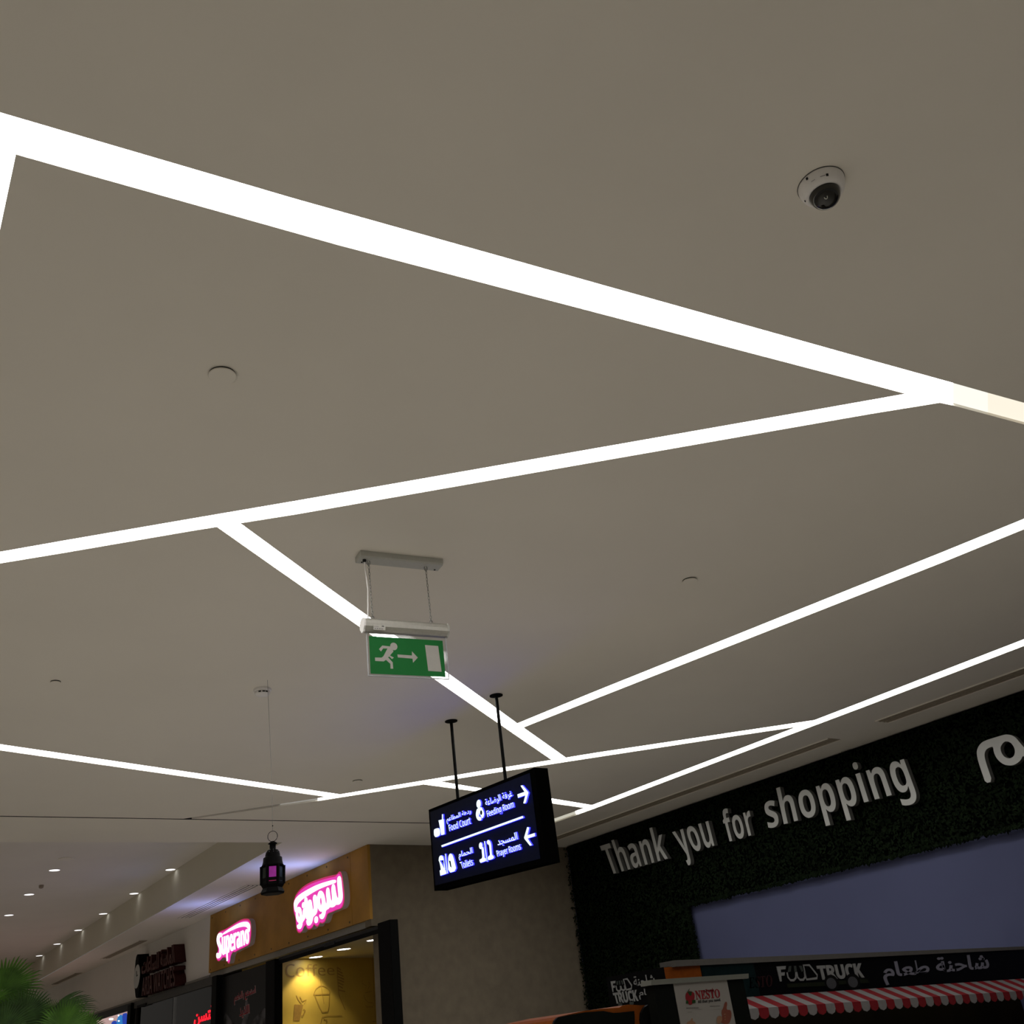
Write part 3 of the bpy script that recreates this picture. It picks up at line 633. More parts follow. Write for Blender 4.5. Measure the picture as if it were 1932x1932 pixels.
def onbody(name, pts, w_, h_, m, rm=.0565):      # small marks lying on the shell
    for x, y in pts:
        r = min(rm, max(.0428, math.hypot(x - cx, y - cy))); a = math.atan2(y - cy, x - cx)
        for (r0, z0), (r1, z1) in zip(BODY, BODY[1:]):
            if r1 <= r <= r0: z = z0 + (z1 - z0) * (r0 - r) / (r0 - r1); sl = Vector((r1 - r0, 0, z1 - z0)).normalized(); break
        e_ = Vector((math.cos(a) * sl.x, math.sin(a) * sl.x, sl.z)); u_ = Vector((-math.sin(a), math.cos(a), 0)); n_ = e_.cross(u_); n_ = n_ if n_.z < 0 else -n_
        p = Vector((cx + r * math.cos(a), cy + r * math.sin(a), z)) + n_ * .0012
        mesh(name, [p - u_ * w_ - e_ * h_, p + u_ * w_ - e_ * h_, p + u_ * w_ + e_ * h_, p - u_ * w_ + e_ * h_], [(0, 1, 2, 3)], m, t)
onbody('printed_mark', [(1.852,0.8613),(1.862,0.8598),(1.865,0.8551),(1.859,0.8644),(1.863,0.8623),(1.866,0.8576)], .0022, .0007, M_MARK)
onbody('printed_mark', [(1.84,0.8944),(1.842,0.891),(1.844,0.8858),(1.847,0.8947),(1.847,0.8901)], .0022, .0006, M_MARK)
onbody('screw', [(1.881,0.8597)], .0032, .0036, M_DARK)
onbody('screw', [(1.895,0.9488)], .0034, .0022, M_DARK)
onbody('notch', [(1.844,0.9054)], .0030, .0040, M_DARK, .0612)
lp = Vector((cx, cy, 3.462)) + (tc + Vector((.02, 0, -.32))).normalized() * .0408
ux = tc.cross(Vector((0, 0, 1))).normalized(); uy = ux.cross(tc)
mb = MB(); pts = [lp + ux * x * .0042 + uy * y * .0042 for x, y in ((-1, .7), (-.7, -.6), (0, -.9), (.7, -.5), (1, .6))]; mb.tube(pts, .0011, 6); mb.out('lens_glint_arc', M_LENS, t)  # pale arc laid on the dome as a lens glint
for (px, py, r, lab) in ((.813, 2.381, .0425, 'largest round white cover plate, between the two upper light lines'), (3.457, 2.990, .038, 'faint round white cover plate right of the exit sign'),
                         (.967, 5.276, .026, 'faint small cover plate near the left edge above the long light line'), (3.592, 6.962, .040, 'round cover plate with dark rim left of the directory sign posts')):
    t = thing('sprinkler_cover', (px, py, H), lab, 'sprinkler', 'flush sprinkler cover plates')
    mb = MB(); mb.lathe([(r * .97, 3.4995), (r * .97, 3.4935)], px, py, 40); mb.out('recess', M_DARK, t)
    mb = MB(); mb.lathe([(r, 3.4945), (r, 3.4915), (r * .97, 3.4905)], px, py, 40); mb.out('plate', M_CEIL, t)
px, py = 2.045, 5.106
t = thing('smoke_detector', (px, py, H), 'small white smoke detector beside the lantern cord', 'smoke detector')
mb = MB(); mb.lathe([(.050, 3.4995), (.050, 3.488), (.046, 3.484)], px, py, 32); mb.out('base', M_WHITEPL, t)
mb = MB(); mb.lathe([(.044, 3.486), (.043, 3.472), (.036, 3.464), (.020, 3.461)], px, py, 32); mb.out('cap', M_WHITEPL, t, True)
for k, dd in enumerate((-.35, .15, .55)):
    a = math.atan2(-py, -px) + dd; mb = MB()
    mb.add([(px + math.cos(a + e) * .0455, py + math.sin(a + e) * .0455, z) for e, z in ((-.17, 3.470), (.17, 3.470), (.17, 3.478), (-.17, 3.478))], [(0, 1, 2, 3)]); mb.out('vent_slot', M_DARK, t)
# slot diffusers
def slot(name, x0, x1, y0, y1, lab, nsl, m):
    t = thing(name, ((x0 + x1) / 2, (y0 + y1) / 2, H), lab, 'air vent', 'long ceiling air slots')
    mb = MB(); mb.box(x0, x1, y0, y1, 3.4975, 3.4998); mb.out('backing', m, t)
    w_ = (x1 - x0) / nsl
    if nsl > 1:
        for i in range(nsl + 1):
            x = x0 + i * w_ if i < nsl else x1
            mb = MB(); mb.box(x - w_ * .30, x + w_ * .30, y0, y1, 3.492, 3.4978); mb.out('blade', M_CEIL, t)
    else:
        mb = MB(); mb.box(x0 - .006, x0, y0, y1, 3.490, 3.4995).box(x1, x1 + .006, y0, y1, 3.490, 3.4995); mb.out('frame', M_CEIL, t)
        for i in (1, 2):
            x = x0 + (x1 - x0) * i / 3; mb = MB(); mb.box(x - .004, x + .004, y0, y1, 3.493, 3.4978); mb.out('blade', M_VENT, t)
slot('ceiling_vent', 7.115, 7.285, 5.02, 9.15, 'long dark air slot above the words Thank you for', 1, M_VENT)
slot('ceiling_vent', 7.105, 7.285, 1.2, 4.52, 'long dark air slot running out of frame at the right edge', 1, M_VENT)
slot('ceiling_vent', 4.53, 4.69, 11.75, 14.25, 'slotted vent in the soffit beside the lantern above the yellow shop fascia', 3, M_DARK)
slot('ceiling_vent', 4.66, 4.80, 16.55, 18.75, 'grey vent in the soffit left of the watch sign', 1, M_VENT)
slot('ceiling_vent', 4.76, 4.90, 20.95, 22.95, 'farthest grey soffit vent, above the palm', 1, M_VENT)
# tray downlights
def downlight(x, y, z, r, lab, grp, beam=0, lens=None, cone=115, col=(1, .86, .55)):
    t = thing('downlight', (x, y, z), lab, 'ceiling light', grp)
    mb = MB(); mb.lathe([(r * 1.12, z - .0005), (r * 1.12, z - .005), (r, z - .007), (r, z - .002)], x, y, 28); mb.out('trim_ring', M_WHITEPL, t)
    mb = MB(); mb.lathe([(r, z - .004), (r * .98, z - .0045)], x, y, 28); mb.out('lens', lens or M_LAMP, t)
    if beam:
        l = bpy.data.lights.new('lamp', 'SPOT'); l.energy = beam; l.spot_size = math.radians(cone); l.spot_blend = .25 if cone > 60 else 1; l.shadow_soft_size = .05; l.color = col
        o = bpy.data.objects.new('lamp', l); o.location = (x, y, z - .02); C.objects.link(o)
TD = [(2.591,12.88),(2.65,14.56),(2.73,16.3),(4.019,12.95),(4.085,14.71),(4.166,16.51),(4.225,18.24),(4.286,19.94),(4.346,21.59)]
ORD = ['first from the camera', 'second from the camera', 'third from the camera', 'first from the camera', 'second from the camera', 'third from the camera', 'fourth from the camera', 'fifth from the camera', 'last and farthest, above the palm']
for i, (x, y) in enumerate(TD):
    downlight(min(x, TX0 + (TX1 - TX0) * (y - TY0) / (TY1 - TY0) - .075), y, TZ, .060, 'round recessed downlight in the raised tray, %s row, %s' % ('left' if i < 3 else 'right', ORD[i]), 'downlights in the raised ceiling tray', 60 if i < 3 else 0, M_LAMPT, 100, (1, .97, .95))
for i, (x, y) in enumerate([(2.568,12.21),(2.66,13.9)]):
    t = thing('sprinkler_cover', (x, y, TZ), ['pale round cover plate in the tray above the first downlight of the left row', 'small dark sprinkler between the downlight rows in the tray'][i], 'sprinkler')
    mb = MB(); r = (.085, .028)[i]; mb.lathe([(r, TZ - .0005), (r, TZ - .008 - .02 * i), (r * .6, TZ - .01 - .03 * i)], x, y, 24); mb.out('plate', (M_CEIL, M_VENT)[i], t)

# ---------------------------------------------------------------- yellow shop: fascia, signs, front, interior
FX = 4.945
t = thing('shop_fascia', (FX, 11.8, 3.13), 'yellow brown printed fascia board above the dessert shop opening', 'sign board')
sy = 9.80
for a, b in ((9.40, sy - .003), (sy + .003, 14.13)): box('panel', (FX - .012, FX + .02, a, b, 2.765, 3.497), M_FASC, t)
for k in range(9):
    y = 9.86 + k * .525
    for z in (3.455, 2.80): mb = MB(); mb.tube([(FX - .0155, y, z), (FX - .010, y, z)], .011, 8); mb.out('screw', M_SCREW, t)
def shopsign(px, back, whites, lab, texts=(), dots=()):
    c = (sum(p[0] for p in back) / len(back), sum(p[1] for p in back) / len(back))
    t = thing('lit_shop_sign', (px, *c), lab, 'shop sign')
    b = smooth(back, 2)
    mb = MB(); shape(mb, [b], PX(px), FX - .013 - px, 1, 0); mb.out('case', [M_SIGNSIDE, M_MAGRIM], t)
    inner = [(c[0] + (p[0] - c[0]) * .965, c[1] + (p[1] - c[1]) * .93) for p in b]
    mb = MB(); shape(mb, [inner], PX(px - .004), .004); mb.out('pink_face', M_MAG, t)
    Q = PX(px - .012)
    for w_ in whites:
        mb = MB(); shape(mb, [smooth(l, 2) for l in w_], Q, .008); mb.out('white_letter', M_WHITELIT, t)
    for s, q, base, off in texts:
        mb = MB(); text(mb, s, q, Q, .008, base=base, offset=off); mb.out('white_lettering', M_WHITELIT, t)
    ys = [p[0] for p in back]; zs = [p[1] for p in back]        # light the sign itself throws up and outwards
    l = bpy.data.lights.new('sign_light', 'AREA'); l.shape = 'RECTANGLE'; l.size = max(ys) - min(ys); l.size_y = .04; l.energy = 3.9; l.color = (.22, .36, 1.0)
    o = bpy.data.objects.new('sign_light', l); o.location = (px - .03, (max(ys) + min(ys)) / 2, max(zs) - .12); C.objects.link(o)
    o.rotation_euler = Vector((-.30, 0, .95)).to_track_quat('-Z', 'X').to_euler()
shopsign(4.87, [(13.523,3.221),(13.364,3.217),(13.132,3.233),(12.943,3.249),(12.758,3.257),(12.574,3.234),(12.495,3.206),(12.457,3.151),(12.441,3.045),(12.474,2.967),(12.495,2.921),(12.619,2.912),(12.8,2.905),(12.922,2.899),(12.996,2.889),(13.06,2.908),(13.102,2.888),(13.147,2.859),(13.154,2.809),(13.202,2.775),(13.269,2.814),(13.284,2.85),(13.337,2.871),(13.442,2.881),(13.506,2.858),(13.598,2.852),(13.675,2.895),(13.68,2.948),(13.59,2.989),(13.665,3.077),(13.686,3.159),(13.623,3.213)],
  [[[(13.446,3.171),(13.232,3.195),(13.004,3.211),(12.817,3.219),(12.633,3.207),(12.524,3.181),(12.472,3.136),(12.479,3.091),(12.507,3.058),(12.527,3.102),(12.57,3.133),(12.655,3.153),(12.814,3.169),(13.001,3.172),(13.192,3.168),(13.432,3.156)]],
   [[(13.467,3.181),(13.528,3.198),(13.601,3.192),(13.645,3.158),(13.647,3.106),(13.602,3.052),(13.539,3.009),(13.531,2.973),(13.546,2.945),(13.594,2.953),(13.635,2.964),(13.645,2.926),(13.622,2.898),(13.568,2.887),(13.496,2.896),(13.457,2.938),(13.452,2.998),(13.496,3.051),(13.553,3.098),(13.559,3.134),(13.517,3.146),(13.47,3.135),(13.451,3.155)]]],
  'glowing magenta and white shop sign in Latin letters on the yellow fascia',
  [(bold('uperano'), [(13.425,2.909),(12.496,2.939),(12.527,3.108),(13.463,3.134)], (0, .546), -.004)])
shopsign(4.866, [(9.918,3.326),(9.874,3.293),(9.844,3.19),(9.824,3.051),(9.845,2.978),(9.906,2.944),(10.017,2.949),(10.111,2.944),(10.244,2.945),(10.275,2.909),(10.316,2.87),(10.384,2.862),(10.442,2.884),(10.472,2.857),(10.522,2.848),(10.581,2.876),(10.6,2.889),(10.632,2.857),(10.733,2.846),(10.789,2.871),(10.808,2.91),(10.876,2.897),(10.908,2.858),(10.992,2.845),(11.061,2.88),(11.081,2.944),(11.095,3.028),(11.133,3.075),(11.159,3.141),(11.141,3.222),(11.072,3.283),(10.918,3.326),(10.707,3.345),(10.401,3.337),(10.156,3.322),(9.995,3.304),(9.961,3.322)],
  [[[(11.11,3.159),(11.112,3.193),(11.07,3.228),(10.984,3.251),(10.845,3.266),(10.668,3.276),(10.504,3.281),(10.345,3.278),(10.179,3.269),(10.036,3.26),(10.006,3.241),(10.019,3.224),(10.114,3.226),(10.307,3.231),(10.506,3.228),(10.691,3.214),(10.836,3.201),(10.943,3.185),(11.018,3.163),(11.04,3.144),(11.046,3.107),(11.065,3.075),(11.096,3.115)]],
   [[(9.926,3.28),(9.887,3.256),(9.872,3.156),(9.857,3.057),(9.888,3.01),(9.95,2.99),(10.032,3.004),(10.061,2.991),(10.127,2.989),(10.174,3.004),(10.213,2.989),(10.281,2.985),(10.292,2.95),(10.333,2.915),(10.377,2.906),(10.425,2.93),(10.438,2.964),(10.389,2.959),(10.359,2.972),(10.354,2.984),(10.398,2.987),(10.446,3.014),(10.481,3.066),(10.491,3.119),(10.47,3.176),(10.427,3.207),(10.378,3.203),(10.325,3.168),(10.292,3.107),(10.276,3.047),(10.249,3.043),(10.235,3.079),(10.252,3.14),(10.249,3.188),(10.216,3.214),(10.181,3.188),(10.165,3.126),(10.149,3.071),(10.124,3.049),(10.098,3.068),(10.116,3.157),(10.108,3.207),(10.071,3.223),(10.041,3.2),(10.023,3.134),(10.002,3.078),(9.973,3.052),(9.946,3.067),(9.966,3.187),(9.971,3.259)],
    [(10.395,3.15),(10.363,3.107),(10.363,3.067),(10.39,3.04),(10.418,3.072),(10.427,3.117)]],
   [[(10.548,3.193),(10.507,3.166),(10.48,3.097),(10.488,3.019),(10.527,2.979),(10.607,2.967),(10.617,2.938),(10.65,2.902),(10.722,2.886),(10.767,2.916),(10.778,2.956),(10.73,2.951),(10.706,2.971),(10.696,2.998),(10.719,3.074),(10.722,3.135),(10.703,3.157),(10.672,3.158),(10.64,3.135),(10.622,3.071),(10.605,3.027),(10.576,3.04),(10.571,3.071),(10.589,3.135),(10.588,3.175)]],
   [ellc([(10.561,2.959),(10.481,2.947),(10.563,2.901),(10.484,2.89)])],
   [[(10.779,3.204),(10.747,3.172),(10.724,3.075),(10.706,2.991),(10.717,2.959),(10.75,2.954),(10.783,2.975),(10.802,3.046),(10.821,3.131),(10.819,3.192)]],
   [ellc([(10.888,3.158),(10.822,3.148),(10.889,3.106),(10.824,3.096)])],
   [[(10.834,3.097),(10.807,3.067),(10.798,3.017),(10.82,2.976),(10.896,2.949),(10.899,2.919),(10.939,2.89),(10.986,2.89),(11.026,2.912),(11.031,2.942),(10.991,2.939),(10.972,2.957),(11.021,2.976),(11.056,3.022),(11.06,3.085),(11.029,3.123),(10.976,3.13),(10.927,3.102),(10.906,3.058),(10.897,3.014),(10.868,3.017),(10.864,3.076)],
    [(10.982,3.079),(10.956,3.049),(10.954,3.02),(10.978,3.007),(11.001,3.035),(11.007,3.065)]]],
  'glowing magenta and white shop sign in Arabic letters on the yellow fascia')

def post(x0, x1, y0, y1, z1, lab):
    t = box('shopfront_post', (x0, x1, y0, y1, 0, z1), M_BLACK, bevel=.004); tag(t, lab, 'post', 'black shop front posts')
post(4.85, 4.943, 8.842, 9.094, 2.684, 'thick black post at the corner of the yellow shop beside the grey wall')
post(4.85, 4.95, 11.66, 11.93, 2.662, 'black post between the dark poster and the yellow shop opening')
post(4.85, 4.93, 13.58, 13.76, 2.690, 'black post between the watch shop window and the dark poster')
post(4.85, 4.93, 17.43, 17.61, 2.672, 'far black post between the balloon screen and the watch shop window')
t = thing('shopfront_header', (4.93, 10.5, 2.64), 'dark metal door header over the yellow shop opening', 'door header')
box('beam', (4.90, 5.02, 9.10, 11.66, 2.625, 2.672), M_HEAD, t); box('track', (4.895, 4.90, 9.10, 11.66, 2.600, 2.640), M_BLACK, t)
box('sensor', (4.885, 4.90, 10.15, 10.40, 2.628, 2.655), M_DARK, t)
t = thing('window_poster', (4.93, 12.7, 1.3), 'black poster with red Arabic writing and pale smoke beside the yellow shop opening', 'poster')
box('sheet', (4.925, 4.945, 11.93, 13.58, .1, 2.655), M_POSTER, t)
mb = MB(); Q = PX(4.9235)
for l in ([(13.422,2.239),(13.166,2.1),(12.983,2.039),(13.44,2.07),(13.48,2.183)], [(12.525,2.073),(12.198,2.161),(12.104,2.191),(12.061,2.039),(12.113,1.97),(12.578,2.002)], [(12.736,2.34),(12.632,2.273),(12.612,2.137),(12.749,2.013),(12.894,2.023),(12.785,2.15)]): shape(mb, [smooth(l, 2)], Q)
mb.out('smoke_print', M_SMOKE, t)
mb = MB(); text(mb, 'استمتع بالطعم', [(13.125,2.288),(12.392,2.326),(12.42,2.45),(13.117,2.422)], PX(4.922), .001, offset=.05, rtl=True); mb.out('writing_shadow', M_PGREY, t)
mb = MB(); text(mb, 'استمتع بالطعم', [(13.126,2.296),(12.4,2.332),(12.428,2.445),(13.116,2.419)], PX(4.9205), .001, offset=.02, rtl=True); mb.out('red_writing', M_PRED, t)
mb = MB(); text(mb, 'اللذيذ', [(12.938,2.118),(12.582,2.135),(12.611,2.264),(12.938,2.25)], PX(4.922), .001, offset=.05, rtl=True); mb.out('writing_shadow', M_PGREY, t)
mb = MB(); text(mb, 'اللذيذ', [(12.931,2.124),(12.59,2.141),(12.619,2.259),(12.929,2.247)], PX(4.9205), .001, offset=.02, rtl=True); mb.out('red_writing', M_PRED, t)
# interior of the yellow shop
SZ = 2.80
bw = [(5.655,13.29),(7.572,14.08)]
(ax, ay), (bx, by) = bw
dx, dy = bx - ax, by - ay
k_ = (ax - 5.06) / dx; w0 = (ax - dx * k_, ay - dy * k_); w1 = (bx + dx * .6, by + dy * .6)
mb = MB(); wallseg(mb, w0, w1, 0, SZ + .1, .1); tag(mb.out('wall_shop', M_SHOPY), kind='structure')
mb = MB(); mb.box(5.03, 9.6, 9.75, 16.5, SZ, SZ + .05); tag(mb.out('ceiling_shop', M_SHOPC), kind='structure')
tag(box('wall_shop_side', (9.2, 9.3, 9.75, 16.5, 0, SZ), M_SHOPY), kind='structure')
L_ = math.hypot(dx, dy); ux_, uy_ = dx / L_, dy / L_
def PW(a, b, d): return (ax + ux_ * a + uy_ * (.004 - d), ay + uy_ * a - ux_ * (.004 - d), b)
t = thing('wall_mural', (ax, ay, 2.2), 'brown line drawings of coffee cups printed on the yellow shop wall', 'mural')
def draw(name, lines, m=M_MURAL, fills=()):
    mb = MB()
    for pts, wd in lines: ribbon(mb, pts, wd, PW)
    for l in fills: shape(mb, [l], PW)
    mb.out(name, m, t)
draw('lidded_cup_drawing', [([(0.5626,2.348),(0.6056,2.414),(0.6782,2.449),(0.7628,2.45),(0.8471,2.421),(0.8887,2.381),(0.881,2.336)], .012), ([(0.5567,2.348),(0.8813,2.344)], .016), ([(0.586,2.34),(0.6716,2.203),(0.7291,2.127),(0.8374,2.129),(0.8639,2.194),(0.8783,2.329)], .016), ([(0.6988,2.539),(0.7358,2.357),(0.7681,2.228)], .012)])
draw('beer_mug_drawing', [([(0.3673,2.181),(0.4015,2.165),(0.3431,2.092),(0.3263,2.111)], .014), ([(0.2326,2.353),(0.2774,2.293),(0.3339,2.247)], .010), ([(0.3008,2.336),(0.3458,2.276),(0.4269,2.295),(0.3797,2.238)], .010)], M_MURALD, [[(0.1976,2.246),(0.3624,2.232),(0.2914,2.048),(0.1735,2.055)]])
draw('cup_and_saucer_drawing', [([(1.607,2.309),(1.63,2.253),(1.694,2.208),(1.801,2.195)], .010), ([(1.866,2.348),(1.933,2.329),(1.917,2.29),(1.848,2.284)], .010), ([(1.638,2.175),(1.663,2.147),(1.797,2.144),(1.814,2.191)], .010), ([(1.635,2.332),(1.798,2.35)], .010), ([(1.593,2.507),(1.576,2.46),(1.668,2.426),(1.651,2.379)], .008), ([(1.725,2.472),(1.763,2.431),(1.706,2.385)], .008)])
draw('feather_drawing', [([(1.056,2.685),(1.056,2.522),(1.073,2.329),(1.196,2.134)], .012)] + [([a, b], .016) for a, b in zip([(1.062,2.677),(1.06,2.638),(1.063,2.599),(1.063,2.56),(1.064,2.522),(1.068,2.483),(1.071,2.444),(1.074,2.39)], [(1.13,2.644),(1.16,2.601),(1.178,2.561),(1.189,2.522),(1.187,2.487),(1.173,2.449),(1.158,2.411),(1.207,2.363)])], M_MURALD)
draw('mug_drawing', [([(0.6895,1.99),(0.7273,2.068),(0.8236,2.078),(1.13,2.062)], .010), ([(0.7505,2.045),(0.8219,2.026),(0.7964,1.98)], .016)])
mb = MB(); text(mb, sans('Coffee'), [(0.0312,2.578),(1.002,2.585),(0.9811,2.702),(0.0316,2.74)], PW, .001, base=CAP); mb.out('coffee_lettering', M_MURALD, t)
draw('panel_joint', [([(1.836,2.794),(1.837,2.421),(1.845,1.962)], .008), ([(1.77,1.955),(2.083,1.949)], .008)], M_MURALD)
for i, (x, y) in enumerate([(6.115,13.27),(6.147,12.48),(6.143,11.63)]):
    downlight(x, y, SZ, .088, 'round downlight inside the yellow shop, %s' % ['leftmost, nearest the mural wall', 'middle of the three', 'rightmost, beside the black corner post'][i], 'downlights inside the yellow shop', 26)

# ---------------------------------------------------------------- watch shop and beyond
t = thing('shop_window', (4.93, 15.6, 1.3), 'dark watch shop window behind the black posts, with a grey head frame', 'window')
box('head_frame', (4.90, 4.96, 13.76, 17.43, 2.605, 2.70), mat('grey_frame', (.07, .068, .06), .5, spec=.15, noise=.08), t)
for a, b in ((13.765, 15.58), (15.595, 17.42)): box('glass_pane', (4.932, 4.940, a, b, .05, 2.605), M_WGLASS, t)
box('door_closer', (4.88, 4.90, 16.75, 17.2, 2.60, 2.63), M_BLACK, t)
mb = MB(); mb.box(5.0, 6.75, 13.95, 13.98, 0, 2.9).box(6.75, 6.8, 13.95, 21.4, 0, 2.9).box(5.0, 6.75, 21.4, 21.45, 0, 2.9)
tag(mb.out('wall_watch_shop', M_WINT), kind='structure')
tag(box('ceiling_watch_shop', (5.0, 6.75, 13.95, 21.4, 2.86, 2.9), M_WINT), kind='structure')
for i, (x, y) in enumerate([(6.474,20.84),(6.374,19.71),(6.409,18.98),(6.294,17.86)]):
    o = box('small_square_light', (x - .06, x + .06, y - .06, y + .06, 2.80, 2.86), M_WLIGHT)
    tag(o, 'tiny square ceiling light seen through the watch shop glass, %s' % ['leftmost', 'second from left', 'third from left', 'rightmost, at the black post'][i], 'ceiling light', 'square lights in the watch shop')
t = thing('neon_writing', (4.925, 14.4, 2.2), 'glowing red Arabic writing in the watch shop window', 'sign')
mb = MB(); text(mb, 'لتسن', [(14.619,2.147),(13.856,2.149),(13.91,2.362),(14.614,2.339)], PX(4.92), .006, offset=.03, rtl=True); mb.out('lettering', M_NEON, t)
t = thing('watch_sign', (4.80, 16.4, 3.1), 'dark maroon raised letter sign for a watch shop on the pale bulkhead', 'shop sign')
Q = PX(4.80)
mb = MB(); text(mb, bold('ARIA WATCHES'), [(16.715,2.731),(15.122,2.72),(15.194,2.982),(16.726,2.979)], Q, .163, 0, 1, offset=.0, spacing=1.02, base=CAP); mb.out('latin_letters', [M_MAROONF, M_MAROON], t)
mb = MB(); text(mb, 'الماسة للساعات', [(16.804,3.036),(15.171,3.02),(15.288,3.284),(16.791,3.265)], Q, .163, 0, 1, offset=.03, rtl=True); mb.out('arabic_letters', [M_MAROONF, M_MAROON], t)
t = thing('watch_emblem', (4.80, 17.4, 3.1), 'oversized black wristwatch emblem with pale dial at the left end of the maroon sign', 'sign')
mb = MB(); shape(mb, [smooth([(17.102,3.361),(17.012,3.353),(16.965,3.19),(16.92,3.114),(16.875,2.923),(16.879,2.83),(16.886,2.716),(17.018,2.726),(17.077,2.826),(17.137,2.925),(17.18,3.047),(17.167,3.189),(17.151,3.307)], 1)], Q, .163); mb.out('strap', M_BLACKMATT, t)
mb = MB(); shape(mb, [ellc([(17.18,3.205),(16.941,3.178),(17.101,2.884),(16.866,2.862)], 28)], PX(4.797), .003); mb.out('dial', M_DIAL, t)
hc, hm, hh = [(17.022,3.036),(16.965,3.051),(17.044,3.114)]
for q_ in (hm, hh):
    mb = MB(); mb.tube([(4.795, *hc), (4.795, *q_)], .004, 6); mb.out('hand', M_BLACKMATT, t)
t = thing('balloon_screen', (4.935, 19, 2.0), 'bright window screen picture with blue balloons at the far left shop', 'screen')
box('picture', (4.93, 4.96, 17.61, 21.2, .6, 2.60), M_SCRP, t)
for l, m, nm in (([(18.167,2.581),(18.065,2.586),(17.876,2.58),(17.827,2.394),(18.086,2.412),(18.141,2.486)], M_SCRB, 'dark_balloon'), ([(18.319,2.575),(18.234,2.582),(18.147,2.553),(18.138,2.486),(18.065,2.411),(18.475,2.44),(18.483,2.467),(18.437,2.553)], M_SCRC, 'cyan_balloon'), ([(18.784,2.461),(18.779,2.506),(18.657,2.522),(18.491,2.508),(18.435,2.437)], M_SCRB, 'dark_balloon'),
                 ([(18.96,2.583),(18.688,2.565),(18.688,2.533),(18.959,2.551)], M_SCRW, 'white_patch'), ([(18.427,2.592),(18.355,2.589),(18.357,2.564),(18.424,2.57)], M_SCRW, 'white_patch'), ([(18.399,2.51),(18.291,2.502),(18.286,2.482),(18.393,2.489)], M_SCRW, 'balloon_glint')):
    mb = MB(); shape(mb, [smooth(l, 1)], PX(4.927 if nm != 'balloon_glint' else 4.9255), .002); mb.out(nm, m, t)
box('top_frame', (4.90, 4.96, 17.61, 21.6, 2.60, 2.705), M_HEAD, t)

# ---------------------------------------------------------------- food truck kiosk under the hedge
KY = 4.0; K = PY(KY)
t = thing('food_kiosk', (5.6, 4.2, 0), 'black food truck kiosk with white lettering and red and white striped awning', 'kiosk')
rl = [(4.022,1.815),(7.262,1.704),(4.016,1.794),(7.253,1.693),(4.388,1.615),(7.126,1.512)]
(xa, za), (xb, zb_) = rl[0], rl[1]
KX1 = 7.62
def ext(p, q, x): return p[1] + (q[1] - p[1]) * (x - p[0]) / (q[0] - p[0])
def kface(name, x0, x1, top, bot, y0, y1, m):
    mb = MB(); mb.add([(x, y, z) for y in (y0, y1) for x, z in ((x0, bot(x0)), (x1, bot(x1)), (x1, top(x1)), (x0, top(x0)))], BOXF); return mb.out(name, m, t)
ztop = lambda x: ext(rl[0], rl[1], x); zfas = lambda x: ext(rl[2], rl[3], x); zaw = lambda x: ext(rl[4], rl[5], x)
kface('roof_trim', 3.84, KX1, lambda x: ztop(x) + .004, lambda x: zfas(x) - .004, KY - .015, KY + .10, M_KROOF)
kface('fascia', xa + .01, KX1, zfas, lambda x: zaw(x) - .02, KY, KY + .05, M_KBLACK)
kface('teal_reflection', xa + .012, xa + .42, lambda x: zfas(x) - .004, zaw, KY - .004, KY, M_KTEAL)  # teal reflections on the black fascia, put in as colour
kface('back_wall', 3.85, 7.76, zfas, lambda x: 0, KY + .44, KY + .49, M_KIN)
kface('counter_front', xa + .01, KX1, lambda x: 1.0, lambda x: 0, KY, KY + .05, M_KBLACK)
# left end: black side with an orange corner panel
mb = MB(); mb.add([(3.80, KY + .50, 0), (3.80, KY + .03, 0), (3.80, KY + .03, zfas(3.80)), (3.80, KY + .50, zfas(3.80))], [(0, 1, 2, 3)])
mb.add([(3.84, KY + .50, 0), (3.84, KY + .03, 0), (3.84, KY + .03, zfas(3.80)), (3.84, KY + .50, zfas(3.80))], [(3, 2, 1, 0)]); mb.out('end_panel', M_KBLACK, t)
mb = MB(); n = 8
pts = [(3.80 + (xa + .012 - 3.80) * (1 - math.cos(i / n * math.pi / 2)), KY + .03 * (1 - math.sin(i / n * math.pi / 2))) for i in range(n + 1)]
mb.add([(x, y, z) for z in (0, zfas(3.8) - .003) for x, y in pts], [(i, i + 1, n + 2 + i, n + 1 + i) for i in range(n)]); mb.out('corner_panel', M_KORANGE, t)
def kit(name, fn, m):
    mb = MB(); fn(mb); mb.out(name, m, t)
KF = PY(KY - .004)
kit('lettering', lambda mb: text(mb, bold('F'), [(4.626,1.671),(4.658,1.669),(4.703,1.745),(4.624,1.747)], KF, .004, offset=.02), M_KWHITE)
kit('lettering', lambda mb: text(mb, bold('TRUCK'), [(4.967,1.654),(5.38,1.638),(5.383,1.718),(4.967,1.73)], KF, .004, offset=.02, spacing=.95), M_KWHITE)
for p in ([(4.7,1.712),(4.699,1.687),(4.714,1.671),(4.741,1.669),(4.763,1.679),(4.774,1.708)], [(4.781,1.709),(4.78,1.681),(4.796,1.667),(4.823,1.666),(4.842,1.677),(4.849,1.706)]): kit('outlined_letter', lambda mb: ribbon(mb, p, .012, KF), M_KWHITE)
kit('outlined_letter', lambda mb: ribbon(mb, [(4.853,1.739),(4.905,1.736),(4.953,1.681),(4.943,1.665),(4.851,1.665)], .012, KF, closed=True), M_KWHITE)
